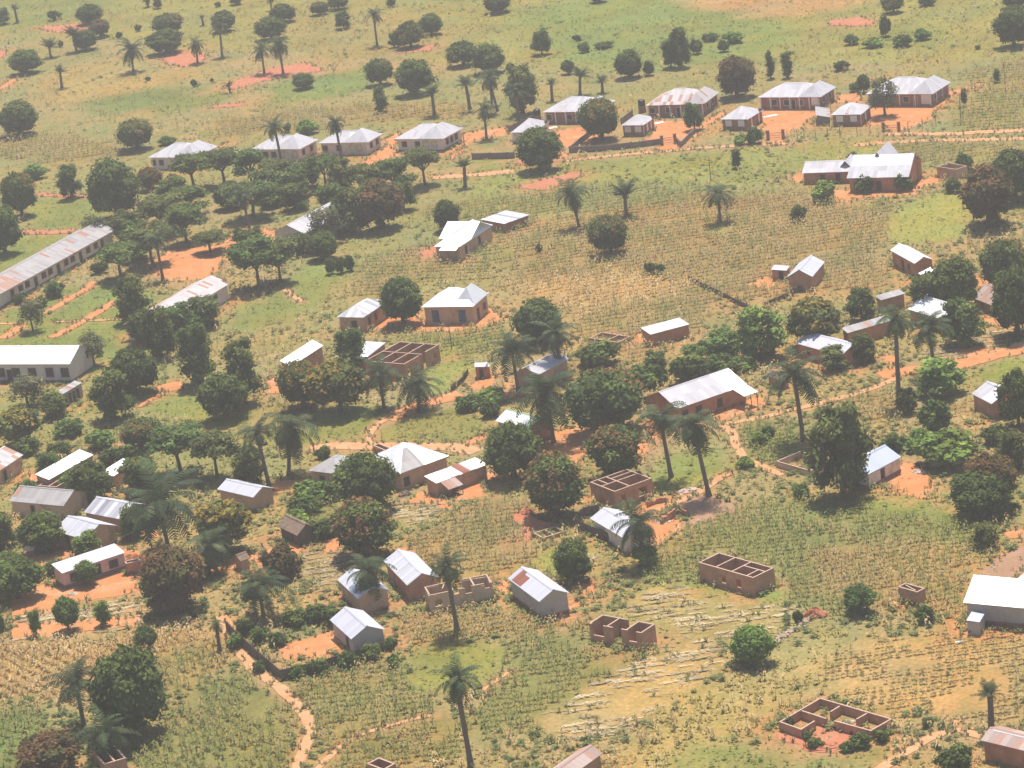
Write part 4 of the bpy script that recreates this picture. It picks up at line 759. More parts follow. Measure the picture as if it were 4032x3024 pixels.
building('mud_house', 'mud house with pale roof seen through the fronds of a palm in front', 'house', 'the pale roof under a palm', 'z1', (150, 637), (402, 877), None, 'gable', 'silver_tin', 'mud', hw=2.4, axis='y', d=4.5, pitch=25, o=.25)
building('cement_house', 'small grey gable house inside a hedged stick-fence yard', 'house', 'the grey gable inside the hedge', 'z1', (80, 1132), (325, 1382), (740, 1252), 'gable', 'silver_tin', 'cement', hw=2.4, axis='y', pitch=27, o=.25, wins=[('L', .3, .8, 0, 1.9, 'door')], plinth=('brick', .25))
building('cement_house', 'grey cement gable house with a red rust patch on its roof', 'house', 'the grey house with rust patch', 'z2', (120, 942), (515, 1232), (900, 1122), 'gable', 'silver_tin', 'cement', hw=2.8, axis='y', pitch=27, o=.3, patches=[(0, .10, .22, .06, .92, 'rust_sheet'), (0, .225, .38, .06, .74, 'rust_sheet')], plinth=('darkbrick', .5))
building('grey_house', 'large grey house with dazzling white roof at the right edge, small tank hut in front', 'house', 'the large white roof at right', 'y1', (1455, 702), (2205, 772), None, 'gable', 'white_tin', 'cement', hw=2.9, axis='y', d=8, pitch=26, o=.4, plinth=('darkbrick', .6))
building('grey_house', 'white and lilac roofed wing rising behind the large white roof, right edge', 'house', '', 'y1', (1945, 547), (2285, 660), (2640, 262), 'gable', 'white_tin', 'cement', hw=3.0, axis='x', pitch=26, o=.3)
building('tank_hut', 'small square grey hut with flat pale blue roof beside the large white-roofed house', 'hut', 'the small blue-roofed hut', 'y1', (1490, 932), (1660, 947), (1740, 837), 'mono', 'blue_tin', 'cement', hw=1.8, mono_high=.15, o=.06)
building('brick_house', 'red brick building with dusty brown roof in the bottom right corner', 'house', 'the brown roof in the bottom right corner', 'y8', (1672, 678), (2700, 925), None, 'gable', 'veryrust_tin', 'redbrick', hw=2.4, axis='y', d=4.0, pitch=20, o=.25, patches=[(0, .05, .62, .80, .98, 'lilac_tin')])
building('mud_house', 'dusty pinkish-brown gable roof cut by the bottom edge', 'house', 'the brown gable at the bottom edge', 'c23', (320, 1760), (480, 1830), (780, 1572), 'gable', 'veryrust_tin', 'brick', hw=2.3, axis='x', pitch=26, o=.25)

# ---- roofless and half-built walls: top outline corners, wall height, partitions in fractions of the plan
def ruin(label, sn, crop, A, B, C, h, parts=(), R_=(), L_=(), Rb=(), Lb=(), mat='brick', t=.24, jag=.05, group=None, name='roofless_house', cap=True, beams=()):
    b, ang, ex, ey, Lx, Ly = frame_of(crop, A, B, C, h)
    root = empty(name, (b[0], b[1], 0), ang); tag(root, label, 'ruin' if 'ruin' in name else 'unfinished house', group)
    def seg(nm, p, q, ops=()):
        L = math.hypot(q[0]-p[0], q[1]-p[1]); mb = MB(); wall_run(mb, p, q, t, h, [(f*L-w/2, f*L+w/2, z0, z1) for f, w, z0, z1 in ops], j=jag); return mb.build(nm, MT[mat], root)
    runs = [('front_wall', (0, t/2), (Lx, t/2), R_), ('side_wall', (t/2, t), (t/2, Ly-t), L_), ('back_wall', (0, Ly-t/2), (Lx, Ly-t/2), Rb), ('side_wall', (Lx-t/2, t), (Lx-t/2, Ly-t), Lb)]
    for x0, y0, x1, y1, ops in parts: runs.append(('partition_wall', (x0*Lx, y0*Ly), (x1*Lx, y1*Ly), ops))
    runs2 = []
    for nm, p, q, ops in runs:                                  # a gap from ground to top parts the wall in two
        L = math.hypot(q[0]-p[0], q[1]-p[1]); at = lambda s_: (p[0]+(q[0]-p[0])*s_/L, p[1]+(q[1]-p[1])*s_/L); s0 = 0.0; rest = sorted(ops); cur = []
        for f, w, z0, z1 in rest:
            if z0 < .05 and z1 >= h:
                e = f*L-w/2; runs2.append((nm, at(s0), at(e), [((ff*L-s0)/(e-s0), ww_, a_, b_) for ff, ww_, a_, b_ in cur])); s0 = f*L+w/2; cur = []
            else: cur.append((f, w, z0, z1))
        runs2.append((nm, at(s0), at(L), [((ff*L-s0)/(L-s0), ww_, a_, b_) for ff, ww_, a_, b_ in cur]))
    for nm, p, q, ops in runs2:
        o = seg(nm, p, q, ops)
        if cap:                                                 # top course, sunlight painted on as a paler brick colour
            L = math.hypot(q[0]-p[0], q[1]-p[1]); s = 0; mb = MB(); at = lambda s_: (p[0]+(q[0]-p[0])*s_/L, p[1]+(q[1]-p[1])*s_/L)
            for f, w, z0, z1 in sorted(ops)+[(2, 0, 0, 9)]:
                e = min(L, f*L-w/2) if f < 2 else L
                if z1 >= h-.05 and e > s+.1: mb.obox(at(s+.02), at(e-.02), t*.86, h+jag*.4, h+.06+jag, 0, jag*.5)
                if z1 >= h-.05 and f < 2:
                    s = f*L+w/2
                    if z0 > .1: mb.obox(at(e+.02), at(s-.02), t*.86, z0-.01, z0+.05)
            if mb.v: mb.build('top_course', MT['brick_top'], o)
    for x0, y0, x1, y1 in beams:
        mb = MB(); mb.obox((x0*Lx, y0*Ly), (x1*Lx, y1*Ly), .14, h+.02, h+.14); mb.build('roof_beam', MT['beam'], root)
    foot = np.array([b+ex*x+ey*y for x, y in ((0, 0), (Lx, 0), (Lx, Ly), (0, Ly))]); FOOT.append(foot); RUINF.append(foot); c = foot.mean(0); v = toV(c[0], c[1], h*.5)
    if sn: LM.append((v[0], v[1], sn))
    return root
H = 9.0
ruin('unfinished brick house with four open rooms and complete walls, amid green maize', 'the complete roofless house in maize', 'z3', (590, 372), (1280, 562), (1550, 437), 2.5, mat='brick',
     parts=[(0.03, .69, .97, .69, ()), (.03, .40, .97, .40, ()), (.03, .13, .62, .13, ()), (.62, .02, .62, .39, [(.5, .8, 0, 2)])],
     L_=[(.56, .9, .6, 1.75), (.27, .9, .6, 1.75)], jag=.02) if True else None
ruin('unfinished brick house with notched front wall and open doorway beside straw field', 'the notched roofless house', 'z5', (380, 478), (1310, 642), (1560, 487), 2.4,
     parts=[(.03, .66, .97, .66, ()), (.03, .30, .97, .30, ())], L_=[(.86, 1.7, .9, 9), (.47, 1.3, .0, 9), (.17, 1.3, 1.0, 9)], Lb=[(.42, 1.2, 0, 9)], jag=.03)
ruin('unfinished brick house with pale wall tops and many small rooms, beside a mango', 'the many-roomed roofless house', 'z6', (405, 665), (838, 832), (1495, 597), 2.7,
     parts=[(.42, .04, .42, .96, ()), (.03, .55, .97, .55, ()), (.2, .55, .2, .96, ()), (.42, .78, .97, .78, ()), (.03, .28, .0301, .3, ())], L_=[(.35, .5, .7, 1.9)], R_=[(.22, .8, 0, 1.9), (.74, 1.6, .7, 2.0)], jag=.02)
ruin('broken mud walls with timber poles and a square window, beside the striped gable house', 'the broken mud walls', 'z1', (1185, 757), (1292, 852), (2092, 708), 2.4, mat='tanmud',
     parts=[(.38, .03, .38, .97, ()), (.72, .03, .72, .97, ())], R_=[(.14, 1.0, .8, 1.8), (.43, .7, 1.9, 9), (.62, .9, 1.7, 9), (.93, .9, 1.9, 9)], Rb=[(.5, 1.5, .8, 9)], jag=.16, beams=[(.0, .0, .02, .95), (.97, .05, .99, .9), (.25, .5, .32, .98)])
ruin('half-built brick walls with partitions, right of a dazzling white hip end', 'the half-built brick walls', 'y4', (1215, 437), (1682, 492), (2072, 245), 2.8,
     parts=[(.03, .34, .97, .34, [(.2, .8, 0, 2.1)]), (.03, .68, .97, .68, ()), (.5, .0, .5, .97, [(.15, .8, 0, 2.1), (.5, .8, 0, 2.1)])], R_=[(.10, .8, .0, 2.1), (.52, 1.8, 0, 9), (.86, .8, .9, 1.9)], Rb=[], Lb=[(.3, 1.2, .9, 2), (.75, 1.2, .9, 2.0)], jag=.04)
building('brick_house', 'dazzling white hip end of a roof, joined to half-built brick walls', 'house', '', 'y4', (985, 395), (1228, 392), (1462, 216), 'hip', 'white_tin', 'brick', hw=2.9, axis='y', rise=1.5, o=.2)
ruin('low square-roomed foundation walls in the dry field, lower right', 'the low foundation walls', 'z4', (125, 1087), (1255, 1197), (1505, 1052), 1.05, cap=False) if False else None
def foundations():
    """brick foundation walls, course by course along the plan the photo shows"""
    h = 1.05; t = .24; P = lambda x, y: G([cv('z4', (x, y))], h)[0]
    o0 = P(385, 1180); root = empty('foundation_walls', (o0[0], o0[1], 0)); tag(root, 'low unfinished brick walls of four open rooms in the dry field, lower right', 'unfinished house')
    LM.append((*cv('z4', (800, 1080)), 'the low foundation walls'))
    L0, B0, R0, F0, N0 = P(125, 1087), P(625, 795), P(1505, 1052), P(1255, 1197), P(385, 1180)
    K, Q1, Q2, M1, M2, E1, S1 = P(385, 945), P(875, 885), P(1215, 975), P(750, 965), P(1075, 1055), P(700, 1048), P(790, 1072); D1 = P(565, 1070)
    Rr = lambda a, b, f: a+(b-a)*f
    for nm, a, b in (('outer_wall', L0, B0), ('outer_wall', B0, R0), ('outer_wall', R0, F0), ('outer_wall', F0, S1), ('outer_wall', L0, N0), ('outer_wall', N0, D1), ('partition_wall', K, E1), ('partition_wall', Q1, M1), ('partition_wall', Q2, M2)):
        a, b = a-o0, b-o0; d = (b-a)/np.linalg.norm(b-a); e = t/2
        a2, b2 = (a-d*e, b-d*e) if nm == 'outer_wall' else (a+d*e*1.02, b)
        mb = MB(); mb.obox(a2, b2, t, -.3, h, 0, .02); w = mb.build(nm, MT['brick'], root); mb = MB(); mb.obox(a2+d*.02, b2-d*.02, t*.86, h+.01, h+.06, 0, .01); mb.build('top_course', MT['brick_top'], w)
    FOOT.append(np.array([L0, N0, F0, R0, B0])); RUINF.append(FOOT[-1])
foundations()
ruin('knee-high brick foundations with one taller end wall, below a mango', 'the knee-high foundations', 'z2', (450, 378), (560, 446), (830, 355), .45, parts=[(.5, .03, .5, .97, ())], jag=.03, name='ruin_walls')
ruin('low open mud walls overgrown inside, left of the huge dark tree', 'the overgrown low walls', 'c32', (160, 690), (420, 790), (600, 690), .8, mat='tanmud', jag=.08, name='ruin_walls')
ruin('small ruined brick room almost hidden in tall dry maize', 'the ruined room in maize', 'y1', (640, 522), (880, 592), (985, 540), 1.8, jag=.12, name='ruin_walls', beams=[(.3, .2, .7, .9)])
ruin('thin low brick outline walls in dry field left of the narrow shed', 'the thin outline walls', 'c21', (690, 1296), (955, 1330), (1088, 1280), .6, parts=[(.03, .4, .97, .4, ())], jag=.06, name='ruin_walls')
ruin('brown mud walls without roof, just below the long dazzling white roof', 'the brown roofless mud walls', 'y3', (370, 672), (700, 700), (820, 622), 1.8, mat='brick', parts=[(.03, .3, .97, .3, ()), (.03, .65, .97, .65, ())], jag=.1, name='ruin_walls')
ruin('small brick ruin under a palm at the bottom edge', 'the ruin under the palm', 'c03', (760, 1592), (905, 1690), (1115, 1648), 1.5, parts=[(.5, .03, .5, .97, ())], jag=.06, name='ruin_walls')
ruin('tip of a small brick ruin at the bottom edge, left of a tall palm', 'the ruin tip at bottom', 'c13', (1005, 1668), (1130, 1735), (1215, 1672), 1.6, jag=.04, name='ruin_walls')
ruin('small brown brick enclosure with rubbish on top, right of the pink house', '', 'y2', (1532, 530), (1565, 545), (1755, 512), 1.7, mat='redbrick', jag=.05, name='brick_enclosure')
ruin('overgrown brown mud walls under the big brown mango, upper right', '', 'r0', (1480, 1415), (1640, 1440), (1730, 1405), 1.9, mat='mud', jag=.15, name='ruin_walls')
ruin('small red brick remains beside the path between two large roofs', '', 'z7', (-60, 320), (150, 400), (210, 380), 1.2, mat='redbrick', jag=.2, name='ruin_walls')
building('thatched_hut', 'low hut with grey thatch roof just right of the half-grey half-white roof', 'hut', '', 'c31', (55, 1600), (150, 1650), (232, 1612), 'gable', 'thatch', 'brick', hw=1.7, axis='y', pitch=30, o=.3)
building('thatched_hut', 'tiny brown hut under palm and mango, on orange soil right of the big brown mango', 'hut', '', 'c02', (2040, 1530), (2095, 1572), (2172, 1535), 'gable', 'thatch', 'mud', hw=1.6, axis='x', pitch=30, o=.25)
def round_hut():
    v = cv('y2', (425, 425)); p = g1(*v); root = empty('round_hut', (p[0], p[1], 0)); tag(root, 'little round hut with ragged pale straw roof on orange soil', 'hut'); LM.append((v[0], v[1]-8, 'the little round hut'))
    mb = MB(); mb.tube([(0, 0, -.2), (0, 0, 1.3)], [1.05, 1.0], 14); mb.build('wall', MT['stick'], root)
    mb = MB(); n = 18; rr = [1.45+random.uniform(-.12, .12) for _ in range(n)]
    ring = [(math.cos(2*math.pi*i/n)*rr[i], math.sin(2*math.pi*i/n)*rr[i], 1.2+random.uniform(-.08, .08)) for i in range(n)]
    mid = [(x*.55, y*.55, 1.95+random.uniform(-.06, .06)) for x, y, z in ring]
    mb.add(ring+mid+[(0, 0, 2.4)], [(i, (i+1) % n, n+(i+1) % n, n+i) for i in range(n)]+[(n+i, n+(i+1) % n, 2*n) for i in range(n)]); mb.build('roof', MT['pale_thatch'], root)
round_hut()
# one ground sheet: fine where the photo looks, coarse out to the horizon
gx = np.concatenate([[-9000, -4000, -1500, -700, -400, -280], np.arange(-215, 215, 1.0), [280, 400, 700, 1500, 4000, 9000]])
yy = [230.0]
while yy[-1] < 960: yy.append(yy[-1]+.55*(yy[-1]/260)**1.3)
gy = np.concatenate([[-3000, -800, -100, 120, 190], yy, [1050, 1300, 2000, 4000, 9000, 16000]])
XX, YY = np.meshgrid(gx, gy); GP = np.stack([XX.ravel(), YY.ravel()], 1)
gc, _ = zone_at(GP)
for Q, kind in BARE:                                            # trodden margin round the bare soil
    m_ = 5.0 if kind == 'yard' else 1.4
    j = np.nonzero((GP[:, 0] > Q[:, 0].min()-m_) & (GP[:, 0] < Q[:, 0].max()+m_) & (GP[:, 1] > Q[:, 1].min()-m_) & (GP[:, 1] < Q[:, 1].max()+m_))[0]
    if len(j):
        sd = segdist(GP[j], Q); w = np.clip(1-sd/m_, 0, 1); w[inpoly(GP[j], Q)] = 1
        w = (w*np.clip(vnoise(GP[j], 2.0, 21)*1.7-.1, 0, 1)*.8)[:, None]; gc[j] = gc[j]*(1-w)+np.array((.45, .25, .135))*w
for F in FOOT:                                                  # earth swept and trodden round the houses
    c = F.mean(0); r_ = np.linalg.norm(F-c, axis=1).max()+6; j = np.nonzero((np.abs(GP[:, 0]-c[0]) < r_) & (np.abs(GP[:, 1]-c[1]) < r_))[0]
    if len(j):
        sd = segdist(GP[j], F); w = np.clip(1.15-sd/4.5, 0, 1); w[inpoly(GP[j], F)] = 1; w = (w*np.clip(vnoise(GP[j], 3.5, 22)*2.2-.55, 0, 1)*.85)[:, None]; gc[j] = gc[j]*(1-w)+np.array((.47, .235, .115))*w
nx_, ny_ = len(gx), len(gy)
ii = (np.arange(ny_-1)[:, None]*nx_+np.arange(nx_-1)[None, :]).ravel()
GF = np.stack([ii, ii+1, ii+1+nx_, ii+nx_], 1)
tag(link('ground', np_mesh('ground', np.column_stack([GP, np.zeros(len(GP))]), GF, MT['ground'], gc)), kind='structure')
# ------------------------------------------------------------ fences, walls, gates, poles and small things
def poly_world(crop, pts): return G([cv(crop, p) for p in pts])
def brick_fence(label, crop, pts, h, sn=None):
    P = poly_world(crop, pts); root = empty('fence_wall', (*P[0], 0)); tag(root, label, 'wall'); Q = P-P[0]
    for a, b in zip(Q[:-1], Q[1:]):
        mb = MB(); d = (b-a)/np.linalg.norm(b-a)*.05; mb.obox(a+d, b-d, .22, -.3, h, 0, .06); mb.build('wall_panel', MT['fencewall'], root)
    for p in Q:
        mb = MB(); mb.box(p[0]-.16, p[0]+.16, p[1]-.16, p[1]+.16, -.3, h+.12); mb.build('pier', MT['fencewall'], root)
MT['fencewall'] = mottled('grey_brown_wall', (.20, .155, .135), (.27, .21, .18), .9, .95, (.16, .125, .11))
brick_fence('low grey-brown fence wall left of the round-crowned tree, upper centre', 'c10', [(1905, 1388), (2212, 1380), (2268, 1376)], 1.35)
brick_fence('dark fence wall bending round the yard in front of the two-panel outhouse', 'c20', [(760, 1150), (540, 1330), (820, 1318), (1080, 1290), (1335, 1256)], 1.3)
brick_fence('short dark fence wall right of the gateway below the rust-streaked house', 'c20', [(1462, 1235), (1510, 1282), (1625, 1165)], 1.2)
brick_fence('dark fence wall climbing behind the two-panel outhouse', 'c20', [(990, 1085), (1085, 1010)], 1.4)
brick_fence('brown fence wall left of the leftmost dark brick house', 'c20', [(10, 1150), (150, 1080), (270, 1040)], 1.3)
def broken_wall(label, pts, h):
    P = G(pts); root = empty('broken_wall', (*P[0], 0)); tag(root, label, 'ruin'); Q = P-P[0]
    for a, b in zip(Q[:-1], Q[1:]):
        mb = MB(); L = np.linalg.norm(b-a); n = max(2, int(L/.7)); d = (b-a)/L
        for i in range(n): mb.obox(a+d*(L*i/n), a+d*(L*(i+1)/n), .3, -.2, h*random.uniform(.45, 1.15), 0, .12)
        mb.build('wall_piece', MT['redbrick'], root)
broken_wall('broken red brick wall stubs left of the palm in the brown yard', [(1428, 1132), (1452, 1120), (1466, 1108), (1484, 1116)], 1.0)
broken_wall('low broken red wall behind the white cloth, by the brown yard', [(1398, 1096), (1418, 1088), (1440, 1084)], .7)
def gate(label, crop, a, b, h=1.9):
    P = poly_world(crop, [a, b]); root = empty('gateway', (*P[0], 0)); tag(root, label, 'gate', 'gateways of the brick houses'); d = P[1]-P[0]
    for p in (np.zeros(2), d):
        mb = MB(); mb.box(p[0]-.3, p[0]+.3, p[1]-.3, p[1]+.3, -.3, h); mb.box(p[0]-.36, p[0]+.36, p[1]-.36, p[1]+.36, h, h+.12); mb.build('pillar', MT['darkbrick'], root)
    mb = MB(); e = d/np.linalg.norm(d); L = np.linalg.norm(d)
    for z in (.25, .8, 1.35): mb.obox(e*.34, e*(L-.34), .05, z, z+.07)
    for s in np.arange(.5, L-.4, .28): mb.obox(e*s, e*(s+.04), .03, .32, 1.35)
    mb.build('gate_leaf', MT['rustiron'], root)
MT['rustiron'] = mottled('rusty_iron', (.36, .17, .11), (.42, .22, .15), 3, .8)
gate('open-bar gate between brick pillars, below the rust-streaked brick house', 'c20', (1345, 1262), (1458, 1245))
gate('barred gate with brick pillars below the brick house with white-framed windows', 'r0', (55, 1180), (182, 1170))
gate('barred gate with brick pillars, rightmost, below the outhouse with side shed', 'r0', (1028, 1112), (1158, 1108))
def wire_fence():
    pts = [(300, 1180), (358, 1172), (455, 1168), (555, 1168), (660, 1160), (805, 1150), (910, 1130)]; pts2 = [(1236, 1112), (1355, 1088), (1470, 1060)]
    for label, pp in (('thin post and wire fence left of the rightmost gate', pts), ('thin post and wire fence right of the rightmost gate', pts2)):
        P = poly_world('r0', pp); root = empty('wire_fence', (*P[0], 0)); tag(root, label, 'fence'); Q = P-P[0]
        for p in Q: mb = MB(); mb.tube([(*p, -.2), (p[0]+.03, p[1], 2.3)], [.07, .055], 6); mb.build('post', MT['wood'], root)
        for z in (.5, 1.1, 1.7):
            mb = MB(); mb.tube([(*p, z) for p in Q], [.012]*len(Q), 4); mb.build('wire', MT['black'], root)
wire_fence()
def stick_fence(label, crop, pts, h, sn=None):
    """palisade of dry sticks: one ragged mesh per straight run"""
    P = poly_world(crop, pts); root = empty('stick_fence', (*P[0], 0)); tag(root, label, 'fence'); Q = P-P[0]
    for a, b in zip(Q[:-1], Q[1:]):
        mb = MB(); L = np.linalg.norm(b-a); n = int(L/.09); d = (b-a)/L; nn = np.array((-d[1], d[0]))
        for i in range(n):
            p = a+d*(i+.5)*L/n+nn*random.uniform(-.07, .07); hh = h*random.uniform(.5, 1.12)*(.8+.25*math.sin(i*.13)+.1*math.sin(i*.05)); r_ = random.uniform(.05, .085); lx, ly = random.gauss(0, .07), random.gauss(0, .07)
            mb.add([(p[0]-r_, p[1], -.1), (p[0]+r_*.5, p[1]-r_*.8, -.1), (p[0]+r_*.5, p[1]+r_*.8, -.1), (p[0]+lx, p[1]+ly, hh)], [(0, 1, 3), (1, 2, 3), (2, 0, 3)])
        mb.obox(a, b, .06, 0, .62*h, 0, .05*h)
        mb.build('stick_panel', MT['stick'], root)
    if sn: v = toV(*P.mean(0)); LM.append((*v, sn))
stick_fence('dark stick fence wrapping the yard of the grey gable house beside the orange path', 'V', [(490, 1362), (520, 1392), (552, 1422), (580, 1446), (608, 1470), (655, 1460), (700, 1447), (765, 1428), (830, 1408)], 2.3)
stick_fence('dark stick fence running down toward the bright green tree, right of the dry maize', 'V', [(1487, 604), (1520, 622), (1568, 645), (1622, 672)], 1.4)
stick_fence('dark stick fence in front of the small gable house, upper right', 'V', [(1652, 664), (1708, 640), (1758, 612)], 1.5)
stick_fence('dark grass-stalk enclosure on the left of the plain lilac-grey house', 'V', [(1318, 1172), (1268, 1152), (1243, 1140), (1262, 1118), (1300, 1108)], 2.3)
stick_fence('ragged stick fence behind the tiny red brick hut', 'V', [(975, 848), (1000, 826), (1012, 808)], 1.6)
def pole(label, x, y, top, r=.10):
    p = g1(x, y); m, dep = mpp(x, y); h = (y-top)*m/math.cos(dep); root = empty('utility_pole', (*p, 0)); tag(root, label, 'pole', 'wooden poles standing in the fields')
    mb = MB(); mb.tube([(0, 0, -.2), (0, 0, h*.5), (.04, 0, h)], [r, r*.85, r*.65], 7); mb.build('shaft', MT['wood'], root)
    mb = MB(); mb.obox((-.45, 0), (.55, .02), .08, h-.5, h-.40); mb.build('crossarm', MT['wood'], root)
pole('leaning wooden pole in the field right below the house with blue doors', 976, 754, 700, .09)
pole('thin pole in the overgrown field at the far upper right', 2172, 195, 136); pole('thin pole right of the upper right brick house', 2076, 264, 202)
pole('thin pole beside the bright steep-roofed house', 1985, 390, 338); pole('thin pole in the open field below the round-crowned trees, upper centre', 1536, 392, 342)
pole('thin pole right of the rightmost white hip-roofed house', 1004, 318, 284)
def tank(label, crop, p):
    q = g1(*cv(crop, p)); root = empty('water_tank', (*q, 0)); tag(root, label, 'water tank', 'black tanks beside the brick houses')
    mb = MB(); mb.tube([(0, 0, 1.5), (0, 0, 1.6), (0, 0, 2.7), (0, 0, 2.95)], [.75, .8, .8, .35], 14); mb.build('tank', MT['black'], root)
    mb = MB(); mb.box(-.8, .8, -.8, .8, -.3, 1.5); mb.build('stand', MT['darkbrick'], root)
tank('black water tank on a brick stand at the left end of the rust-streaked brick house', 'c20', (1172, 975)); tank('black water tank at the left end of the leftmost dark brick house', 'c20', (262, 1055))
def rubble():
    """a row of pale stones beside the round bright tree"""
    P = G([(1674, 1388), (1748, 1338)]); root = empty('stone_row', (*P[0], 0)); tag(root, 'row of pale rubble stones between the bright round tree and a red soil heap', 'stones'); mb = MB(); d = P[1]-P[0]
    r = np.random.default_rng(5)
    for i in range(150):
        c = d*r.random()+r.normal(0, .28, 2); s = .12+.16*r.random(); z = s*.5+.25*r.random()*(1 if i % 3 == 0 else 0)
        v = [(c[0]+s*a*r.uniform(.7, 1.2), c[1]+s*b*r.uniform(.7, 1.2), z+s*e*r.uniform(.5, .9)) for a, b, e in ((1, 0, 0), (0, 1, 0), (-1, 0, 0), (0, -1, 0), (0, 0, 1), (0, 0, -1))]
        mb.add(v, [(0, 1, 4), (1, 2, 4), (2, 3, 4), (3, 0, 4), (1, 0, 5), (2, 1, 5), (3, 2, 5), (0, 3, 5)])
    mb.build('stones', MT['stone'], root)
rubble()
def heap(name, label, x, y, w, l, h, mt, cat='heap', seed=1):
    p = g1(x, y); r = np.random.default_rng(seed); n, m = 22, 8; v = []
    for i in range(m):
        q = 1-i/(m-1)
        for k in range(n):
            t = 2*math.pi*k/n; j = 1+.22*math.sin(2*t+seed)+.14*r.normal()*(q > .1); v.append((w/2*q*j*math.cos(t), l/2*q*j*math.sin(t), h*(1-q**1.6)*(.85+.3*r.random())-.04*(i == 0)))
    f = [(i*n+k, i*n+(k+1) % n, (i+1)*n+(k+1) % n, (i+1)*n+k) for i in range(m-1) for k in range(n)]
    mb = MB(); mb.add(v, f); o = mb.build(name, MT[mt]); o.location = (*p, 0); tag(o, label, cat)
heap('soil_heap', 'bright red-orange heap of dug soil at the end of the stone row', 1762, 1330, 3.0, 2.2, 1.1, 'redsoil', seed=3)
heap('soil_heap', 'flat red soil heap below the low foundation walls in the dry field', 1778, 1614, 5.0, 2.0, .35, 'redsoil', seed=4)
heap('soil_heap', 'red-brown soil heap beside a big mango, above the knee-high foundations', 1140, 1108, 2.4, 1.6, .8, 'redsoil', seed=5)
heap('straw_heap', 'flat grey heap of old straw under the round mango beside the rust-striped shed', 874, 1070, 2.4, 1.8, .8, 'thatch', seed=6)
heap('brick_heap', 'low pile of broken bricks in the dull yard under a hanging-frond palm', 1485, 1062, 3.2, 2.2, .6, 'stone', seed=7)
heap('brick_heap', 'low pile of bricks inside the low foundation walls', 1832, 1560, 1.6, 1.0, .35, 'stone', seed=8)
heap('straw_heap', 'pale heap of straw on the orange yard before the pink house', 157, 1284, 1.8, 1.1, .35, 'pale_thatch', seed=9)
heap('rubbish_heap', 'grey-brown rubbish heap beside the small white house yard', 1985, 1020, 2.2, 1.8, .5, 'stone', seed=10)
def cloth(label, x, y, w, l, mt='white', rz=0.3):
    p = g1(x, y); n = 7; v = []; r = np.random.default_rng(int(x))
    for i in range(n):
        for k in range(n): v.append((w*(i/(n-1)-.5)+r.normal(0, .03), l*(k/(n-1)-.5)+r.normal(0, .03), .04+.05*r.random()))
    mb = MB(); mb.add(v, [(i*n+k, (i+1)*n+k, (i+1)*n+k+1, i*n+k+1) for i in range(n-1) for k in range(n-1)]); o = mb.build('cloth', MT[mt]); o.location = (*p, .02); o.rotation_euler = (0, 0, rz); tag(o, label, 'cloth', 'pale cloths spread out on the ground')
cloth('white cloth spread on the orange soil between the plain lilac-grey house and brown yard', 1434, 1128, 1.9, .9); cloth('white cloth lying at the right corner of the hedged grey gable yard', 860, 1408, .7, .7)
cloth('pale cloth on the yard of the leftmost dark brick house', 1190, 277, 3.0, 1.6); cloth('pale cloth on the yard behind the two-panel outhouse', 1423, 266, 2.4, 1.4); cloth('pale cloth on the yard left of the outhouse with side shed', 1664, 251, 3.2, 1.4)
cloth('white cloth in the weeds left of the small blue-roofed hut', 1750+322, 1388, .9, .6)
def fallen_branches():
    p = g1(1284, 1212); root = empty('fallen_branches', (*p, 0)); tag(root, 'pale bare fallen branches lying in the scrub below the small lawn', 'branches'); r = np.random.default_rng(2); mb = MB()
    for i in range(9):
        a = r.random()*6.28; l = .8+1.2*r.random(); mb.tube([(0, 0, .3), (math.cos(a)*l*.5, math.sin(a)*l*.5, .5+.3*r.random()), (math.cos(a)*l, math.sin(a)*l, .3+.5*r.random())], [.09, .07, .03], 5)
    mb.build('branches', MT['stone'], root)
fallen_branches()
# ------------------------------------------------------------ trees: crowns of many small leaf faces, shared by copies
def leaf_cloud(blobs, n, size, rs, up=.35, inner=.6, cols=((.045, .075, .03),), flush=None, pflush=0.0, coltop=None):
    """n leaf quads scattered through ellipsoid blobs (cx,cy,cz,rx,ry,rz); each blob has its own leaf tone"""
    b = np.array(blobs, float); area = (b[:, 3]*b[:, 4]*b[:, 5])**(2/3); k = rs.choice(len(b), n, p=area/area.sum())
    d = rs.normal(size=(n, 3)); d[:, 2] += up; d /= np.linalg.norm(d, axis=1)[:, None]
    r = inner+(1-inner)*rs.random(n)**.6+rs.normal(0, .05, n)
    c = b[k, :3]+d*b[k, 3:]*r[:, None]
    nn = d*.9+rs.normal(0, .6, (n, 3))+np.array((0, 0, .45)); nn /= np.linalg.norm(nn, axis=1)[:, None]
    a = np.cross(nn, rs.normal(size=(n, 3))); a /= np.linalg.norm(a, axis=1)[:, None]; e = np.cross(nn, a)
    s = size*(.6+.8*rs.random(n)); s2 = s*(.55+.35*rs.random(n)); a *= s[:, None]; e *= s2[:, None]
    V = np.stack([c-a*.9, c-e*.75+a*.1, c+a, c+e*.75+a*.1], 1).reshape(-1, 3)
    base = np.array(cols)[rs.integers(0, len(cols), len(b))][k]*(.60+.80*rs.random(len(b)))[k][:, None]*(.75+.5*rs.random(n))[:, None]
    if flush is not None:
        fb = (rs.random(len(b)) < pflush)[k] & (d[:, 2] > -.2) & (rs.random(n) < .85); base[fb] = np.array(flush)*(.7+.6*rs.random(fb.sum()))[:, None]
    return V, np.arange(4*n).reshape(-1, 4), np.repeat(base, 4, 0)
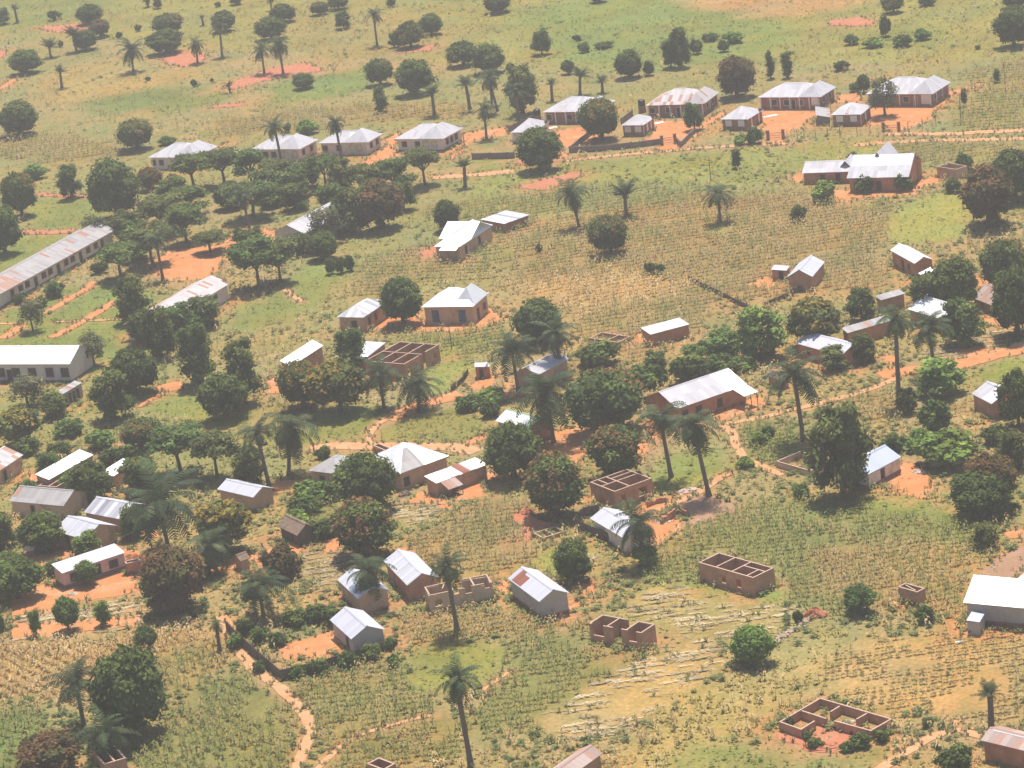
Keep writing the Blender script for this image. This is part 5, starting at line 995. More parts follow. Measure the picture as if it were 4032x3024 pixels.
def core_blobs(blobs, f, rs, col):
    """rough twiggy heart inside each blob so the crown is not see-through"""
    Vs, Fs, Cs = [], [], []; o = 0; m, q = 7, 5
    for cx, cy, cz, rx, ry, rz in blobs:
        th = np.linspace(0, 2*np.pi, m, endpoint=False); ph = np.linspace(-1.2, 1.2, q)
        T, P = np.meshgrid(th, ph); j = f*(.85+.3*rs.random(T.shape))
        v = np.stack([cx+rx*j*np.cos(P)*np.cos(T), cy+ry*j*np.cos(P)*np.sin(T), cz+rz*j*np.sin(P)], -1).reshape(-1, 3)
        i = np.arange((q-1)*m); a = i; b = (i//m)*m+(i+1) % m; Fs.append(np.stack([a, b, b+m, a+m], 1)+o); Vs.append(v); Cs.append(np.tile(np.array(col), (len(v), 1))); o += len(v)
    return np.vstack(Vs), np.vstack(Fs), np.vstack(Cs)
def crown_mesh(name, blobs, n, size, rs, core=.72, **kw):
    V, F, C = leaf_cloud(blobs, n, size, rs, **kw)
    if core:
        V2, F2, C2 = core_blobs(blobs, core, rs, np.array(kw['cols'][0])*.8); F = np.vstack([F, F2+len(V)]); V = np.vstack([V, V2]); C = np.vstack([C, C2])
    return np_mesh(name, V, F, MT['leaf'], C)
def dome_blobs(rs, zc=.55, rz=.45, n=26, r=.20, ring=.36, low=-.55):
    """lumps over the surface of a dome 1 wide; z in 0..1"""
    out = [(0, 0, zc, .36, .36, rz*.78)]
    for i in range(n):
        z = low+(1-low)*(i+.5)/n; t = i*2.39996+rs.random()*.5; h = math.sqrt(max(0, 1-z*z)); q = r*(.65+.65*rs.random())
        ja = 1+rs.normal(0, .10); out.append((h*ring*ja*math.cos(t), h*ring*ja*math.sin(t), zc+z*(rz-q*.75)*(1+rs.normal(0, .05)), q, q, q*rz*1.75))
    return out
def trunk_mesh(name, h, r, rs, limbs=5, spread=.3, top=.6, m='bark'):
    mb = MB(); b = Vector((rs.normal(0, .02), rs.normal(0, .02), h)); mb.tube([(0, 0, -.06), (b.x*.4, b.y*.4, h*.5), b], [r*1.35, r, r*.85], 7)
    for i in range(limbs):
        t = 2*math.pi*i/limbs+rs.random()*.8; e = b+Vector((math.cos(t)*spread, math.sin(t)*spread, (top-h)*(.8+.4*rs.random()))); mid = b.lerp(e, .5)+Vector((0, 0, -.03))
        mb.tube([b-Vector((0, 0, .03)), mid, e], [r*.62, r*.42, r*.18], 5)
    return mb.mesh(name, MT[m])
DG = ((.070, .112, .038), (.092, .142, .046), (.056, .092, .034), (.115, .155, .052))
MG = ((.085, .145, .05), (.11, .17, .06), (.068, .12, .045)); OG = ((.105, .138, .052), (.13, .165, .065), (.085, .115, .048)); LG = ((.14, .23, .07), (.17, .26, .08), (.11, .19, .06))
GG = ((.115, .135, .085), (.14, .155, .10), (.095, .115, .075)); FL = (.19, .115, .065); YF = (.25, .20, .05)
PROTO = {}
def add_proto(kind, crown, trunk): PROTO.setdefault(kind, []).append((crown, trunk))
for i in range(4):
    rs = np.random.default_rng(100+i); add_proto('mango', crown_mesh('mango_crown', dome_blobs(rs, .52, .48, 30+i*2, .17+.01*i, .315, -.88), 4400, .031, rs, cols=DG, flush=FL, pflush=.10 if i % 2 else .0), trunk_mesh('trunk', .26, .045, rs))
for i in range(2):
    rs = np.random.default_rng(120+i); add_proto('flush', crown_mesh('mango_crown', dome_blobs(rs, .52, .48, 32, .175, .32, -.85), 4400, .031, rs, cols=DG, flush=FL, pflush=.55), trunk_mesh('trunk', .26, .045, rs))
for i in range(2):
    rs = np.random.default_rng(130+i); add_proto('brown', crown_mesh('mango_crown', dome_blobs(rs, .52, .48, 32, .175, .32, -.85), 4200, .031, rs, cols=((.115, .088, .050), (.10, .098, .045), (.07, .09, .04)), flush=(.17, .10, .062), pflush=.5), trunk_mesh('trunk', .26, .045, rs))
for i in range(2):
    rs = np.random.default_rng(140+i); add_proto('bright', crown_mesh('leafy_crown', dome_blobs(rs, .54, .46, 28, .18, .315, -.75), 2600, .040, rs, cols=MG, flush=(.15, .22, .07), pflush=.3), trunk_mesh('trunk', .26, .035, rs))
for i in range(2):
    rs = np.random.default_rng(145+i); add_proto('yellow', crown_mesh('leafy_crown', dome_blobs(rs, .54, .46, 28, .18, .315, -.75), 2600, .040, rs, cols=OG, flush=YF, pflush=.45), trunk_mesh('trunk', .26, .035, rs))
rs = np.random.default_rng(150); add_proto('vivid', crown_mesh('leafy_crown', dome_blobs(rs, .53, .47, 34, .185, .32, -.9), 4400, .032, rs, cols=((.12, .22, .055), (.15, .26, .07), (.10, .18, .05))), trunk_mesh('trunk', .34, .035, rs))
def flat_blobs(rs, n=17):
    out = [(0, 0, .70, .26, .26, .16)]
    for i in range(n):
        t = i*2.39996+rs.random()*.9; q = math.sqrt((i+.5)/n)*.335*(.8+.3*rs.random()); z = .90-.30*q/.4*rs.random()-.22*rs.random()-.10*(q > .3)
        r = .13+.09*rs.random(); out.append((q*math.cos(t), q*math.sin(t), z, r, r, .075+.06*rs.random()))
    return out
for i in range(4):                                              # flat, layered crowns with sky between the layers
    rs = np.random.default_rng(160+i); add_proto('flat', crown_mesh('flat_crown', flat_blobs(rs, 22+i), 2800, .032, rs, core=.62, up=.2, inner=.4, cols=OG if i % 2 else MG), trunk_mesh('trunk', .38, .026, rs, 7, .34, .86))
def loose_blobs(rs, n=16, low=.22):
    out = []
    for i in range(n):
        z = low+(.92-low)*(i+.5)/n; t = i*2.39996+rs.random(); q = .30*math.sqrt(max(.05, 1-((z-.5)/.52)**2))*(.5+.6*rs.random()); r = .13+.10*rs.random(); out.append((q*math.cos(t), q*math.sin(t), z, r, r, r*.75))
    return out
for i in range(4):                                              # loose, open crowns
    rs = np.random.default_rng(180+i); add_proto('loose', crown_mesh('loose_crown', loose_blobs(rs, 19+i, .16), 2700, .036, rs, core=.62, inner=.4, cols=(DG, MG, OG, DG)[i]), trunk_mesh('trunk', .34, .030, rs, 6, .22, .75))
for i in range(2):
    rs = np.random.default_rng(190+i); add_proto('grey', crown_mesh('feathery_crown', loose_blobs(rs, 18, .3), 2300, .030, rs, core=0, inner=.15, cols=GG), trunk_mesh('trunk', .4, .028, rs, 6, .24, .8))
for i in range(2):
    rs = np.random.default_rng(195+i); add_proto('leafy', crown_mesh('leafy_crown', loose_blobs(rs, 20, .2), 2000, .046, rs, core=.55, inner=.3, cols=LG, flush=(.16, .25, .07), pflush=.4), trunk_mesh('trunk', .3, .028, rs, 6, .24, .75))
def bush_blobs(rs, n=11):
    out = [(0, 0, .4, .3, .3, .4)]
    for i in range(n):
        t = i*2.39996+rs.random()*.6; q = .33*math.sqrt((i+.5)/n); r = .15+.07*rs.random(); out.append((q*math.cos(t), q*math.sin(t), .25+.5*rs.random()*(1-q), r, r, .26))
    return out
for nm_, cs in (('bush', DG), ('bush', MG), ('gbush', MG), ('gbush', LG), ('bbush', ((.11, .085, .05), (.085, .085, .042), (.13, .095, .06)))):
    rs = np.random.default_rng(200+len(nm_)+len(PROTO.get(nm_, []))); add_proto(nm_, crown_mesh('bush_crown', bush_blobs(rs), 1000, .062, rs, core=.7, inner=.5, cols=cs), trunk_mesh('stem', .2, .03, rs, 4, .2, .4))
def column_blobs(rs):
    return [(rs.normal(0, .07), rs.normal(0, .07), .12+.8*(i+.5)/14, (.26+.12*rs.random())*(1-.35*abs((i-6)/8)), .30, .10) for i in range(14)]
for i in range(2):
    rs = np.random.default_rng(220+i); add_proto('column', crown_mesh('tall_crown', column_blobs(rs), 1800, .040, rs, core=.6, inner=.4, cols=DG), trunk_mesh('trunk', .2, .05, rs, 4, .15, .6))
# palms ------------------------------------------------------------------------------------------------
PG = np.array(((.048, .074, .034), (.064, .092, .042), (.040, .062, .030), (.090, .112, .055)))
def palm_crown(name, rs, nf, lift, droop, wid, dead=False, cols=PG, leafn=18):
    Vs, Cs = [], []
    skip = rs.random(nf) < .14
    for f in range(nf):
        if skip[f]: continue
        az = f*2.39996+rs.normal(0, .2); u = (f+.5)/nf
        el = lift[0]+(lift[1]-lift[0])*u+rs.normal(0, .10)      # young fronds upright, old ones hanging
        L = .5*(.66+.5*rs.random()); n = leafn; p = np.zeros(3); pts = [p.copy()]; a = el; h = np.array((math.cos(az), math.sin(az), 0))
        for s in range(n):
            p = p+(h*math.cos(a)+np.array((0, 0, math.sin(a))))*L/n; pts.append(p.copy()); a -= droop*(.6+.8*s/n)/n
        pts = np.array(pts); side = np.array((-h[1], h[0], 0)); c = cols[rs.integers(len(cols))]*(.75+.5*rs.random()); tw = rs.normal(0, .5)
        for s in range(1, n):
            t = s/n; l = wid*(math.sin(math.pi*min(1, t*.85+.16))**.7)*(.85+.3*rs.random()); d = pts[s+1]-pts[s]; d /= np.linalg.norm(d); nrm = np.cross(side, d)
            for sg in (-1, 1):
                o = side*sg*math.cos(.55)-nrm*(.5+.15*sg*tw)*(1 if nrm[2] > 0 else -1)*math.sin(.55); o = o+d*.45; o /= np.linalg.norm(o)
                w = d*L/n*.52; q = pts[s]+(pts[s+1]-pts[s])*rs.random()*.4
                Vs += [q-w*.8, q+w*.8, q+w*.35+o*l, q-w*.25+o*l*.97]; Cs += [c*(.85+.3*rs.random())]*4
    V = np.array(Vs); return np_mesh(name, V, np.arange(len(V)).reshape(-1, 4), MT['frond'], np.array(Cs))
PALM = {}
for i, (nf_, lo_, dr_, wd_) in enumerate(((30, -.45, 1.25, .13), (35, -.65, 1.4, .13), (26, -.15, 1.1, .125), (32, -.8, 1.2, .125), (27, -.4, 1.5, .14))):
    rs = np.random.default_rng(300+i); PALM.setdefault('palm', []).append(palm_crown('palm_fronds', rs, nf_, (1.3, lo_-.2), dr_+.45, wd_*.82))
for i in range(2):
    rs = np.random.default_rng(310+i); PALM.setdefault('upalm', []).append(palm_crown('palm_fronds', rs, 24, (1.35, .25), .85, .135))
for i in range(2):
    rs = np.random.default_rng(320+i); PALM.setdefault('dpalm', []).append(palm_crown('palm_fronds', rs, 26, (1.2, -1.0), 1.6, .14))
DEADF = [palm_crown('dead_fronds', np.random.default_rng(330+i), 22, (-.9, -1.45), .35, .07, cols=np.array(((.10, .078, .058), (.13, .10, .07), (.085, .07, .055)))) for i in range(2)]
def palm_trunk(i):
    rs = np.random.default_rng(340+i); mb = MB(); bx, by = rs.normal(0, .012, 2); P = []; rd = []
    for k in range(9):
        t = k/8; P.append((bx*math.sin(t*3), by*math.sin(t*2.5), t-.02*(k == 0))); rd.append((1.5 if k == 0 else 1.0-.18*t)*(1+.06*(k % 2)))
    n = 8; v = []; f = []
    for (x, y, z), r_ in zip(P, rd):
        for a in range(n): v.append((x*10+math.cos(2*math.pi*a/n)*r_, y*10+math.sin(2*math.pi*a/n)*r_, z))
    f = [(i*n+k, i*n+(k+1) % n, (i+1)*n+(k+1) % n, (i+1)*n+k) for i in range(8) for k in range(n)]+[tuple(8*n+k for k in range(n))]
    mb.add(v, f); return mb.mesh('trunk', MT['palmbark'])
PTR = [palm_trunk(i) for i in range(3)]

# kind, trunk foot x, y, crown top y, crown width: all read off the photo in V units
TREES = """mango 58 158 107 72;upalm 110 124 82 42;upalm 134 190 140 34;mango 196 51 9 58;brown 218 80 42 50;mango 187 108 66 54;upalm 166 112 56 44;palm 288 155 86 66;mango 366 75 29 70;mango 360 115 64 80;
palm 427 136 80 46;mango 486 68 22 52;palm 480 123 48 46;palm 320 15 -12 28;loose 342 18 -12 24;loose 8 52 17 42;upalm 38 48 8 24;bush 118 43 18 34;loose 512 10 -14 32;bush 471 15 2 16;
upalm 439 55 32 15;bush 299 68 50 15;bush 258 83 66 16;bush 132 102 85 13;bush 320 174 164 15;bush 420 187 168 15;bush 458 178 167 9;upalm 496 200 175 24;mango 46 292 219 88;mango 297 322 257 82;gbush 363 312 292 46;
mango 587 85 36 70;mango 612 48 8 56;palm 586 22 -12 26;palm 571 159 92 52;palm 612 160 77 62;mango 657 191 158 50;mango 692 32 4 40;mango 731 20 -12 48;loose 742 62 25 42;palm 815 99 17 50;mango 888 102 45 62;loose 853 102 70 30;
mango 933 75 30 56;mango 822 183 126 60;mango 900 203 127 86;mango 1001 142 88 68;mango 1058 158 95 72;column 823 242 185 44;upalm 939 250 180 46;upalm 1015 236 160 44;palm 1051 300 220 52;palm 1063 228 148 46;palm 609 354 254 58;dpalm 739 346 252 48;
bush 622 286 262 18;gbush 663 289 257 52;bush 846 15 -10 22;mango 1076 27 -14 62;upalm 1005 404 340 42;loose 1171 118 63 48;bush 1246 88 72 20;bush 1262 113 88 29;bush 1303 104 88 46;mango 1294 5 -20 38;
loose 1132 246 139 78;palm 1075 240 145 56;palm 1121 266 176 62;upalm 1193 218 168 30;upalm 1253 205 143 46;mango 1228 160 129 30;upalm 1302 200 161 34;mango 1360 168 108 62;bush 1403 163 126 26;loose 1472 145 59 50;loose 1450 146 84 46;bush 1506 116 78 30;
gbush 1535 88 68 40;gbush 1584 92 66 52;bush 1564 112 82 28;brown 1593 210 122 90;mango 1301 302 211 88;mango 1168 368 275 98;loose 1500 280 220 46;column 1592 363 320 34;gbush 1632 310 268 38;gbush 1601 312 288 34;column 1665 170 110 26;column 1702 168 111 36;
mango 1930 27 -15 48;bush 2003 12 -12 40;bush 1914 78 25 28;gbush 1840 96 72 36;gbush 1885 102 80 46;gbush 1950 100 70 46;gbush 1992 86 60 40;bush 1816 152 127 36;mango 2192 100 16 82;mango 2196 16 -20 60;bush 2112 106 96 14;column 2155 177 148 22;loose 2083 228 192 17;
grey 1912 250 168 78;mango 1866 200 161 30;gbush 1846 198 175 26;bush 1842 350 324 24;bush 1868 414 372 52;bush 1954 411 369 44;gbush 1782 434 386 58;gbush 2084 366 326 42;brown 2138 486 360 124;mango 2192 432 324 110;loose 2060 415 385 40;
mango 254 472 344 120;mango 48 466 372 74;mango 12 548 440 82;loose 155 428 357 56;brown 326 410 362 60;gbush 76 386 352 56;flat 420 408 326 112;flat 486 400 316 104;flat 545 402 318 90;flat 604 408 338 92;loose 640 432 364 86;flat 704 408 328 84;loose 738 418 345 70;flat 784 430 348 90;flat 856 424 338 96;flat 918 400 314 94;
brown 828 494 390 106;loose 760 502 408 100;grey 706 526 448 92;flat 548 470 388 130;flat 352 505 416 128;flat 404 525 440 100;flat 330 572 480 112;flat 262 602 520 112;flat 455 545 497 92;palm 540 500 400 60;palm 352 604 498 62;flat 560 622 508 128;flat 606 608 512 112;loose 290 692 598 90;
loose 380 728 660 112;loose 446 704 640 92;loose 350 772 664 84;grey 210 528 468 78;grey 72 716 648 70;grey 205 790 718 72;mango 292 850 752 108;loose 250 905 800 100;loose 430 830 698 100;loose 530 872 735 92;mango 487 904 806 108;grey 62 880 815 98;yellow 45 962 878 98;
mango 312 966 904 90;flat 392 1024 912 150;flat 470 1032 925 120;loose 200 1082 1000 112;loose 310 1075 985 110;palm 366 1192 1032 186;yellow 492 1194 1080 122;palm 470 1240 1142 112;brown 380 1318 1185 150;mango 96 1192 1108 100;gbush 62 1075 1030 60;leafy 192 1196 1150 66;bright 40 1292 1208 112;bright 190 1264 1210 52;
bright 149 1362 1288 56;leafy 224 1352 1300 42;leafy 80 1372 1318 32;mango 318 1402 1352 50;bright 0 1382 1310 34;mango 292 1586 1404 165;palm 182 1572 1436 128;palm 236 1640 1548 130;brown 112 1682 1588 150;palm 582 1050 902 92;dpalm 624 1026 888 122;
mango 656 880 778 92;yellow 736 890 776 128;loose 762 802 708 92;palm 830 882 778 100;palm 905 886 794 112;mango 872 700 598 92;mango 968 498 430 58;bush 716 592 552 26;bush 737 590 548 26;bush 757 585 544 24;mango 1168 742 647 112;
palm 1120 850 718 122;palm 1215 812 688 102;dpalm 1196 956 805 142;mango 1312 930 800 164;bush 1292 792 732 104;bush 1392 832 782 92;bush 1492 822 754 90;mango 1112 1034 914 124;flush 1204 1114 976 132;flush 1334 1030 918 122;mango 796 1102 978 138;flush 792 1200 1076 134;bbush 612 1246 1166 92;
palm 1450 1030 864 120;dpalm 1532 1072 884 112;loose 1822 1070 878 150;palm 1736 952 768 134;palm 1942 866 660 92;palm 2020 802 668 122;yellow 1762 748 644 122;leafy 1645 772 664 132;leafy 1565 774 714 96;loose 1862 694 622 72;loose 2005 684 592 92;mango 2064 676 558 108;mango 2172 622 518 102;mango 2198 724 580 108;
loose 2082 744 648 104;leafy 2030 852 776 132;bush 2022 934 852 76;mango 2200 922 798 76;gbush 2040 1004 928 132;brown 2142 1096 984 122;mango 2120 1112 1020 132;gbush 1932 972 930 56;palm 1251 490 388 84;upalm 1353 468 388 72;palm 1556 480 394 80;mango 1320 548 465 88;bush 1406 590 560 28;bush 1428 590 566 22;bush 1165 546 522 17;
bush 1726 477 436 38;mango 1242 1256 1164 82;dpalm 1392 1222 1100 110;gbush 1398 1224 1172 66;palm 988 1362 1196 92;palm 802 1312 1200 112;palm 570 1334 1224 134;vivid 1628 1434 1352 90;palm 1018 1656 1438 112;upalm 2141 1592 1478 62;bush 2066 1668 1606 88;bright 1858 1322 1264 72;bush 1998 1342 1304 46;
palm 475 1406 1338 38;loose 1800 800 748 70;loose 1862 782 722 70;loose 640 452 395 80;loose 590 445 398 70;gbush 120 640 600 48;bush 45 655 628 36;bush 90 662 636 30;bush 215 590 560 40;gbush 1060 870 835 70;gbush 1010 885 850 60;bush 540 1000 955 60;
gbush 470 1160 1110 70;bush 240 1005 960 60;bush 130 985 950 60;gbush 60 980 940 60;gbush 150 1060 1020 60;bush 740 1150 1100 60;gbush 660 1110 1065 80;bush 700 1160 1115 70;gbush 640 1140 1100 60;bush 1530 760 725 50;gbush 1600 800 765 70;leafy 1500 790 745 60;
loose 2130 1180 1130 70;gbush 1640 960 930 40;bush 1660 945 915 36;gbush 1730 1075 1040 40;bush 1724 1346 1312 24;bush 1705 1568 1545 26;bush 1745 1598 1578 22;bush 1860 1612 1580 50;bush 1905 1600 1572 36;bush 2004 1570 1548 28;bush 1762 1612 1592 40;bush 1830 1622 1600 34;gbush 1610 1010 985 40;
bush 700 990 960 40;bush 545 1290 1250 50;bush 640 1350 1310 60;bush 690 1340 1300 60;bush 725 1350 1305 50;bush 600 1395 1360 44;gbush 560 1385 1350 44;bush 530 1370 1330 40;gbush 850 1440 1410 30;bush 1660 760 730 40;
mango 318 740 668 80;loose 655 548 505 80;mango 700 560 500 70;loose 380 450 380 80;loose 660 405 345 76;loose 580 430 365 90;mango 810 450 385 70;loose 870 455 390 70;loose 720 460 395 84;mango 500 450 395 70;loose 300 560 480 90;loose 280 520 455 80;flat 410 470 400 110;loose 540 560 490 90;
loose 120 900 850 70;gbush 150 940 900 70;gbush 220 970 925 70;bush 270 1000 955 60;loose 110 1040 975 70;loose 540 1050 975 80;gbush 520 1080 1040 60;gbush 330 1130 1085 70;loose 290 1160 1095 70;bush 430 1250 1205 60;
loose 10 1180 1110 70;bright 30 1250 1190 60;bush 120 1240 1205 50;gbush 700 1080 1035 70;gbush 660 1075 1035 60;bush 1060 900 860 50;loose 1420 820 760 70;gbush 1550 800 760 70;bush 2150 960 910 60;loose 2190 1010 930 80;loose 1960 890 840 60;gbush 1990 970 925 70;bush 2080 980 940 60;bush 690 1454 1416 52;bush 752 1440 1402 50;bush 805 1424 1386 48;gbush 645 1464 1432 40;bush 560 1452 1424 30;gbush 510 1400 1365 36;bush 845 1402 1372 34"""
LOOK = {'mango': ('dark round mango tree', 'tree'), 'flush': ('mango tree with reddish new leaves', 'tree'), 'brown': ('brown-tinged round tree', 'tree'), 'bright': ('bright green round tree', 'tree'), 'yellow': ('yellow-tipped leafy tree', 'tree'), 'vivid': ('vivid green round tree', 'tree'),
        'flat': ('flat-topped layered tree', 'tree'), 'loose': ('loose ragged green tree', 'tree'), 'grey': ('feathery grey-green tree', 'tree'), 'leafy': ('light green broad-leaved tree', 'tree'), 'bush': ('dark green bush', 'bush'),
        'gbush': ('mid green spreading shrub', 'shrub'), 'bbush': ('brownish dry bush', 'bush'), 'column': ('narrow upright dark tree', 'tree'), 'palm': ('full-crowned palm', 'palm'), 'upalm': ('palm with upright fronds', 'palm'), 'dpalm': ('palm with hanging fronds', 'palm')}
GRP = {'tree': 'trees scattered through the village and fields', 'bush': 'bushes among the fields and houses', 'shrub': 'shrubs among the fields and houses', 'palm': 'palms standing among houses and fields'}
NMK = {'mango': 'mango_tree', 'flush': 'mango_tree', 'brown': 'mango_tree', 'bright': 'round_tree', 'yellow': 'leafy_tree', 'vivid': 'round_tree', 'flat': 'flat_topped_tree', 'loose': 'loose_tree', 'grey': 'feathery_tree', 'leafy': 'broad_leaved_tree', 'bush': 'bush', 'gbush': 'shrub', 'bbush': 'bush', 'column': 'upright_tree', 'palm': 'palm_tree', 'upalm': 'palm_tree', 'dpalm': 'palm_tree'}
LM += [(397, 128, 'the orange clearing at upper left'), (600, 162, 'the long red clearing at top'), (905, 105, 'the small red clearing at top'), (1845, 46, 'the red clearing at upper right'), (135, 58, 'the red strip in the top left corner'),
       (330, 215, 'the dark green patch at upper left'), (60, 20, 'the top left corner'), (2180, 30, 'the top right corner'), (1290, 20, 'the top edge'), (640, 20, 'the top edge left of centre'), (1500, 90, 'the green scrub at top right'), (1940, 85, 'the scrub belt at upper right'),
       (460, 565, 'the orange school yard'), (2005, 480, 'the bright green field'), (1555, 488, 'the small bright lawn'), (660, 1560, 'the curving orange path'), (1570, 1330, 'the straw-covered field'), (120, 1655, 'the bottom left corner'), (2000, 1440, 'the field of planted rows'),
       (240, 640, 'the orange school paths'), (1250, 940, 'the red yard in the centre'), (820, 940, 'the looping path'), (2120, 775, 'the wide orange road'), (1500, 1090, 'the brown bare yard'), (640, 650, 'the green lawn by the school'), (1330, 620, 'the dry maize clearing'), (1800, 1600, 'the red soil below the low walls')]
CANOPY = []
def place_trees():
    rows = [r.split() for r in TREES.replace('\n', '').split(';') if r.strip()]; items = []; cnt = {}
    for k, x, y, top, w in rows:
        x, y, top, w = map(float, (x, y, top, w)); p = g1(x, y); m, dep = mpp(x, y); hgt = max(.6, (y-top)*m/math.cos(dep)); wid = w*m*(1.0 if k.endswith('palm') else 1.10)
        i = cnt.get(k, 0); cnt[k] = i+1; rz = rng.random()*6.28; near = y > 300
        tint = .88+.26*rng.random(); warm = rng.normal(0, .05); c4 = (tint*(1.45+warm), tint*1.28, tint*(.88-warm), 1)
        if k.endswith('palm'): c4 = (tint*1.02, tint*1.10, tint*.86, 1)
        elif k == 'gbush': c4 = (c4[0]*1.2, c4[1]*1.2, c4[2]*1.1, 1)
        root = empty(NMK[k], (p[0], p[1], 0), rz)
        if k.endswith('palm'):
            fr = PALM[k][i % len(PALM[k])]; cw = wid*1.28; ht = max(hgt*.45, hgt-cw*(.20 if k != 'upalm' else .34))
            if k == 'dpalm': ht = hgt-cw*.17
            lean = rng.normal(0, .065 if x != 1018 else .01, 2); root.rotation_euler = (lean[0], lean[1], rz)
            t = link('trunk', PTR[i % 3], root); r_ = min(.34, .20+.012*ht)*(1.45 if k == 'upalm' else 1); t.scale = (r_, r_, ht)
            c = link('fronds', fr, root); c.location = (0, 0, ht-.05*cw); c.scale = (cw, cw, cw*(1.0 if k != 'dpalm' else 1.15)); c.color = c4
            if k == 'dpalm' or i % 3 == 0:
                d = link('dead_fronds', DEADF[i % 2], root); d.location = (0, 0, ht); sk = ht*(.95 if k == 'dpalm' else .32+.3*rng.random()); d.scale = (cw*.5, cw*.5, min(sk, cw*.9)); d.color = (1, 1, 1, 1)
        else:
            cr, tr = PROTO[k][i % len(PROTO[k])]; root.scale = (wid, wid, hgt)
            c = link('crown', cr, root); c.color = c4; link('trunk' if k not in ('bush', 'gbush', 'bbush') else 'stem', tr, root)
        CANOPY.append((p[0], p[1], wid*.45)); items.append((root, k, x, y, top, w))
    # labels: look + where it stands; what two would share is told apart by size, then by a second landmark
    def rel(x, y, l):
        dx, dy = x-l[0], (y-l[1])*1.6
        return ('left of' if dx < 0 else 'right of') if abs(dx) > abs(dy) else ('below' if dy > 0 else 'above')
    used = set(); info = []
    for root, k, x, y, top, w in items:
        ls = sorted(LM, key=lambda l: math.hypot(l[0]-x, (l[1]-y)*1.4))[:5]; med = {'bush': 36, 'gbush': 48}.get(k, 90)
        info.append((root, k, x, y, w, ls, y-top))
    from collections import Counter
    first = Counter((LOOK[k][0], rel(x, y, ls[0]), ls[0][2]) for _, k, x, y, w, ls, h in info)
    groups = {}
    for it in info: groups.setdefault((LOOK[it[1]][0], rel(it[2], it[3], it[5][0]), it[5][0][2]), []).append(it)
    for key, its in groups.items():
        lk, rl, nm = key
        for it in its:
            root, k, x, y, w, ls, h = it; lab = '%s %s %s' % (lk, rl, nm)
            if len(its) > 1:
                o = [j for j in its if j is not it]; cand = []
                if len(its) == 2:
                    b = o[0]
                    if w*h > 1.3*b[4]*b[6]: cand.append('larger %s %s %s' % (lk, rl, nm))
                    elif w*h < b[4]*b[6]/1.3: cand.append('smaller %s %s %s' % (lk, rl, nm))
                if all(x < j[2] for j in o): cand.append('leftmost %s %s %s' % (lk, rl, nm))
                if all(x > j[2] for j in o): cand.append('rightmost %s %s %s' % (lk, rl, nm))
                if all(y > j[3] for j in o): cand.append('nearest %s %s %s' % (lk, rl, nm))
                if all(y < j[3] for j in o): cand.append('farthest %s %s %s' % (lk, rl, nm))
                for l2 in ls[1:]: cand.append('%s %s %s, %s %s' % (lk, rl, nm, rel(x, y, l2), l2[2]))
                cand = [c for c in cand if c not in used and len(c.replace('-', ' ').split()) <= 16] or [c for c in cand if c not in used] or ['%s near %s' % (lk, ls[2][2])]
                lab = cand[0]
            used.add(lab); tag(root, lab, LOOK[k][1], GRP[LOOK[k][1]])
place_trees()
# ------------------------------------------------------------ field plants: what nobody could count, one object per field
def free(P, margin=.3, canopy=False):
    """drop points on bare soil, on paths and inside buildings"""
    ok = np.ones(len(P), bool)
    for Q, kind in BARE:
        j = np.nonzero((P[:, 0] > Q[:, 0].min()) & (P[:, 0] < Q[:, 0].max()) & (P[:, 1] > Q[:, 1].min()) & (P[:, 1] < Q[:, 1].max()))[0]
        if len(j):
            ins = inpoly(P[j], Q); d = segdist(P[j], Q); keep = ((~ins) & ((d > .55) if kind == 'path' and margin > .2 else (d > .15))) | ((d < .4) & (vnoise(P[j], 1.1, 31) > .70)); ok[j[~keep]] = False
    for F in FOOT:
        c = F.mean(0); r = np.linalg.norm(F-c, axis=1).max()+1; j = np.nonzero(np.linalg.norm(P-c, axis=1) < r)[0]
        if len(j): ok[j[inpoly(P[j], c+(F-c)*1.03)]] = False
    return ok
def in_view(P, m=1.04):
    d = np.column_stack([P, np.full(len(P), -CAM_H)]); z = -(d@np.array(back)); x = d@np.array(right)/z*FOC; y = d@np.array(up)/z*FOC
    return (np.abs(x) < 2016*m+60) & (np.abs(y) < 1512*m+60)
def plants(name, P, T, S, cols, lean=.12, cvar=.3, hs=None, ang=None):
    """merge a small plant template T (k quads x 4 x 3, plus a tone per quad) over points P"""
    Q, tone = T; k = len(Q); n = len(P)
    if n == 0: return None
    a = rng.random(n)*6.2832 if ang is None else rng.normal(ang, .12, n); ca, sa = np.cos(a), np.sin(a); lx, ly = rng.normal(0, lean, (2, n)); s = S[:, None, None]; h = (S if hs is None else hs)[:, None, None]
    q = Q.reshape(1, k*4, 3); x = (q[..., 0]*ca[:, None]-q[..., 1]*sa[:, None])*s[..., 0]; y = (q[..., 0]*sa[:, None]+q[..., 1]*ca[:, None])*s[..., 0]; z = q[..., 2]*h[..., 0]
    V = np.stack([x+P[:, :1]+lx[:, None]*z, y+P[:, 1:2]+ly[:, None]*z, z], -1).reshape(-1, 3)
    C = cols[:, None, :]*np.array((1.0, 1.0, .92))*(1-cvar/2+cvar*rng.random((n, 1, 1)))*np.repeat(tone, 4, 0)[None]
    F = np.arange(len(V)).reshape(-1, 4)
    o = link(name, np_mesh(name, V, F, MT['crop'], C.reshape(-1, 3))); return tag(o, kind='stuff')
def leafq(az, z0, l, w, rise, drop):
    h = np.array((math.cos(az), math.sin(az), 0)); sd = np.array((-h[1], h[0], 0)); a = np.array((0, 0, z0)); m = a+h*l*.5+np.array((0, 0, rise)); e = a+h*l+np.array((0, 0, rise-drop))
    return [a, m-sd*w, e, m+sd*w]
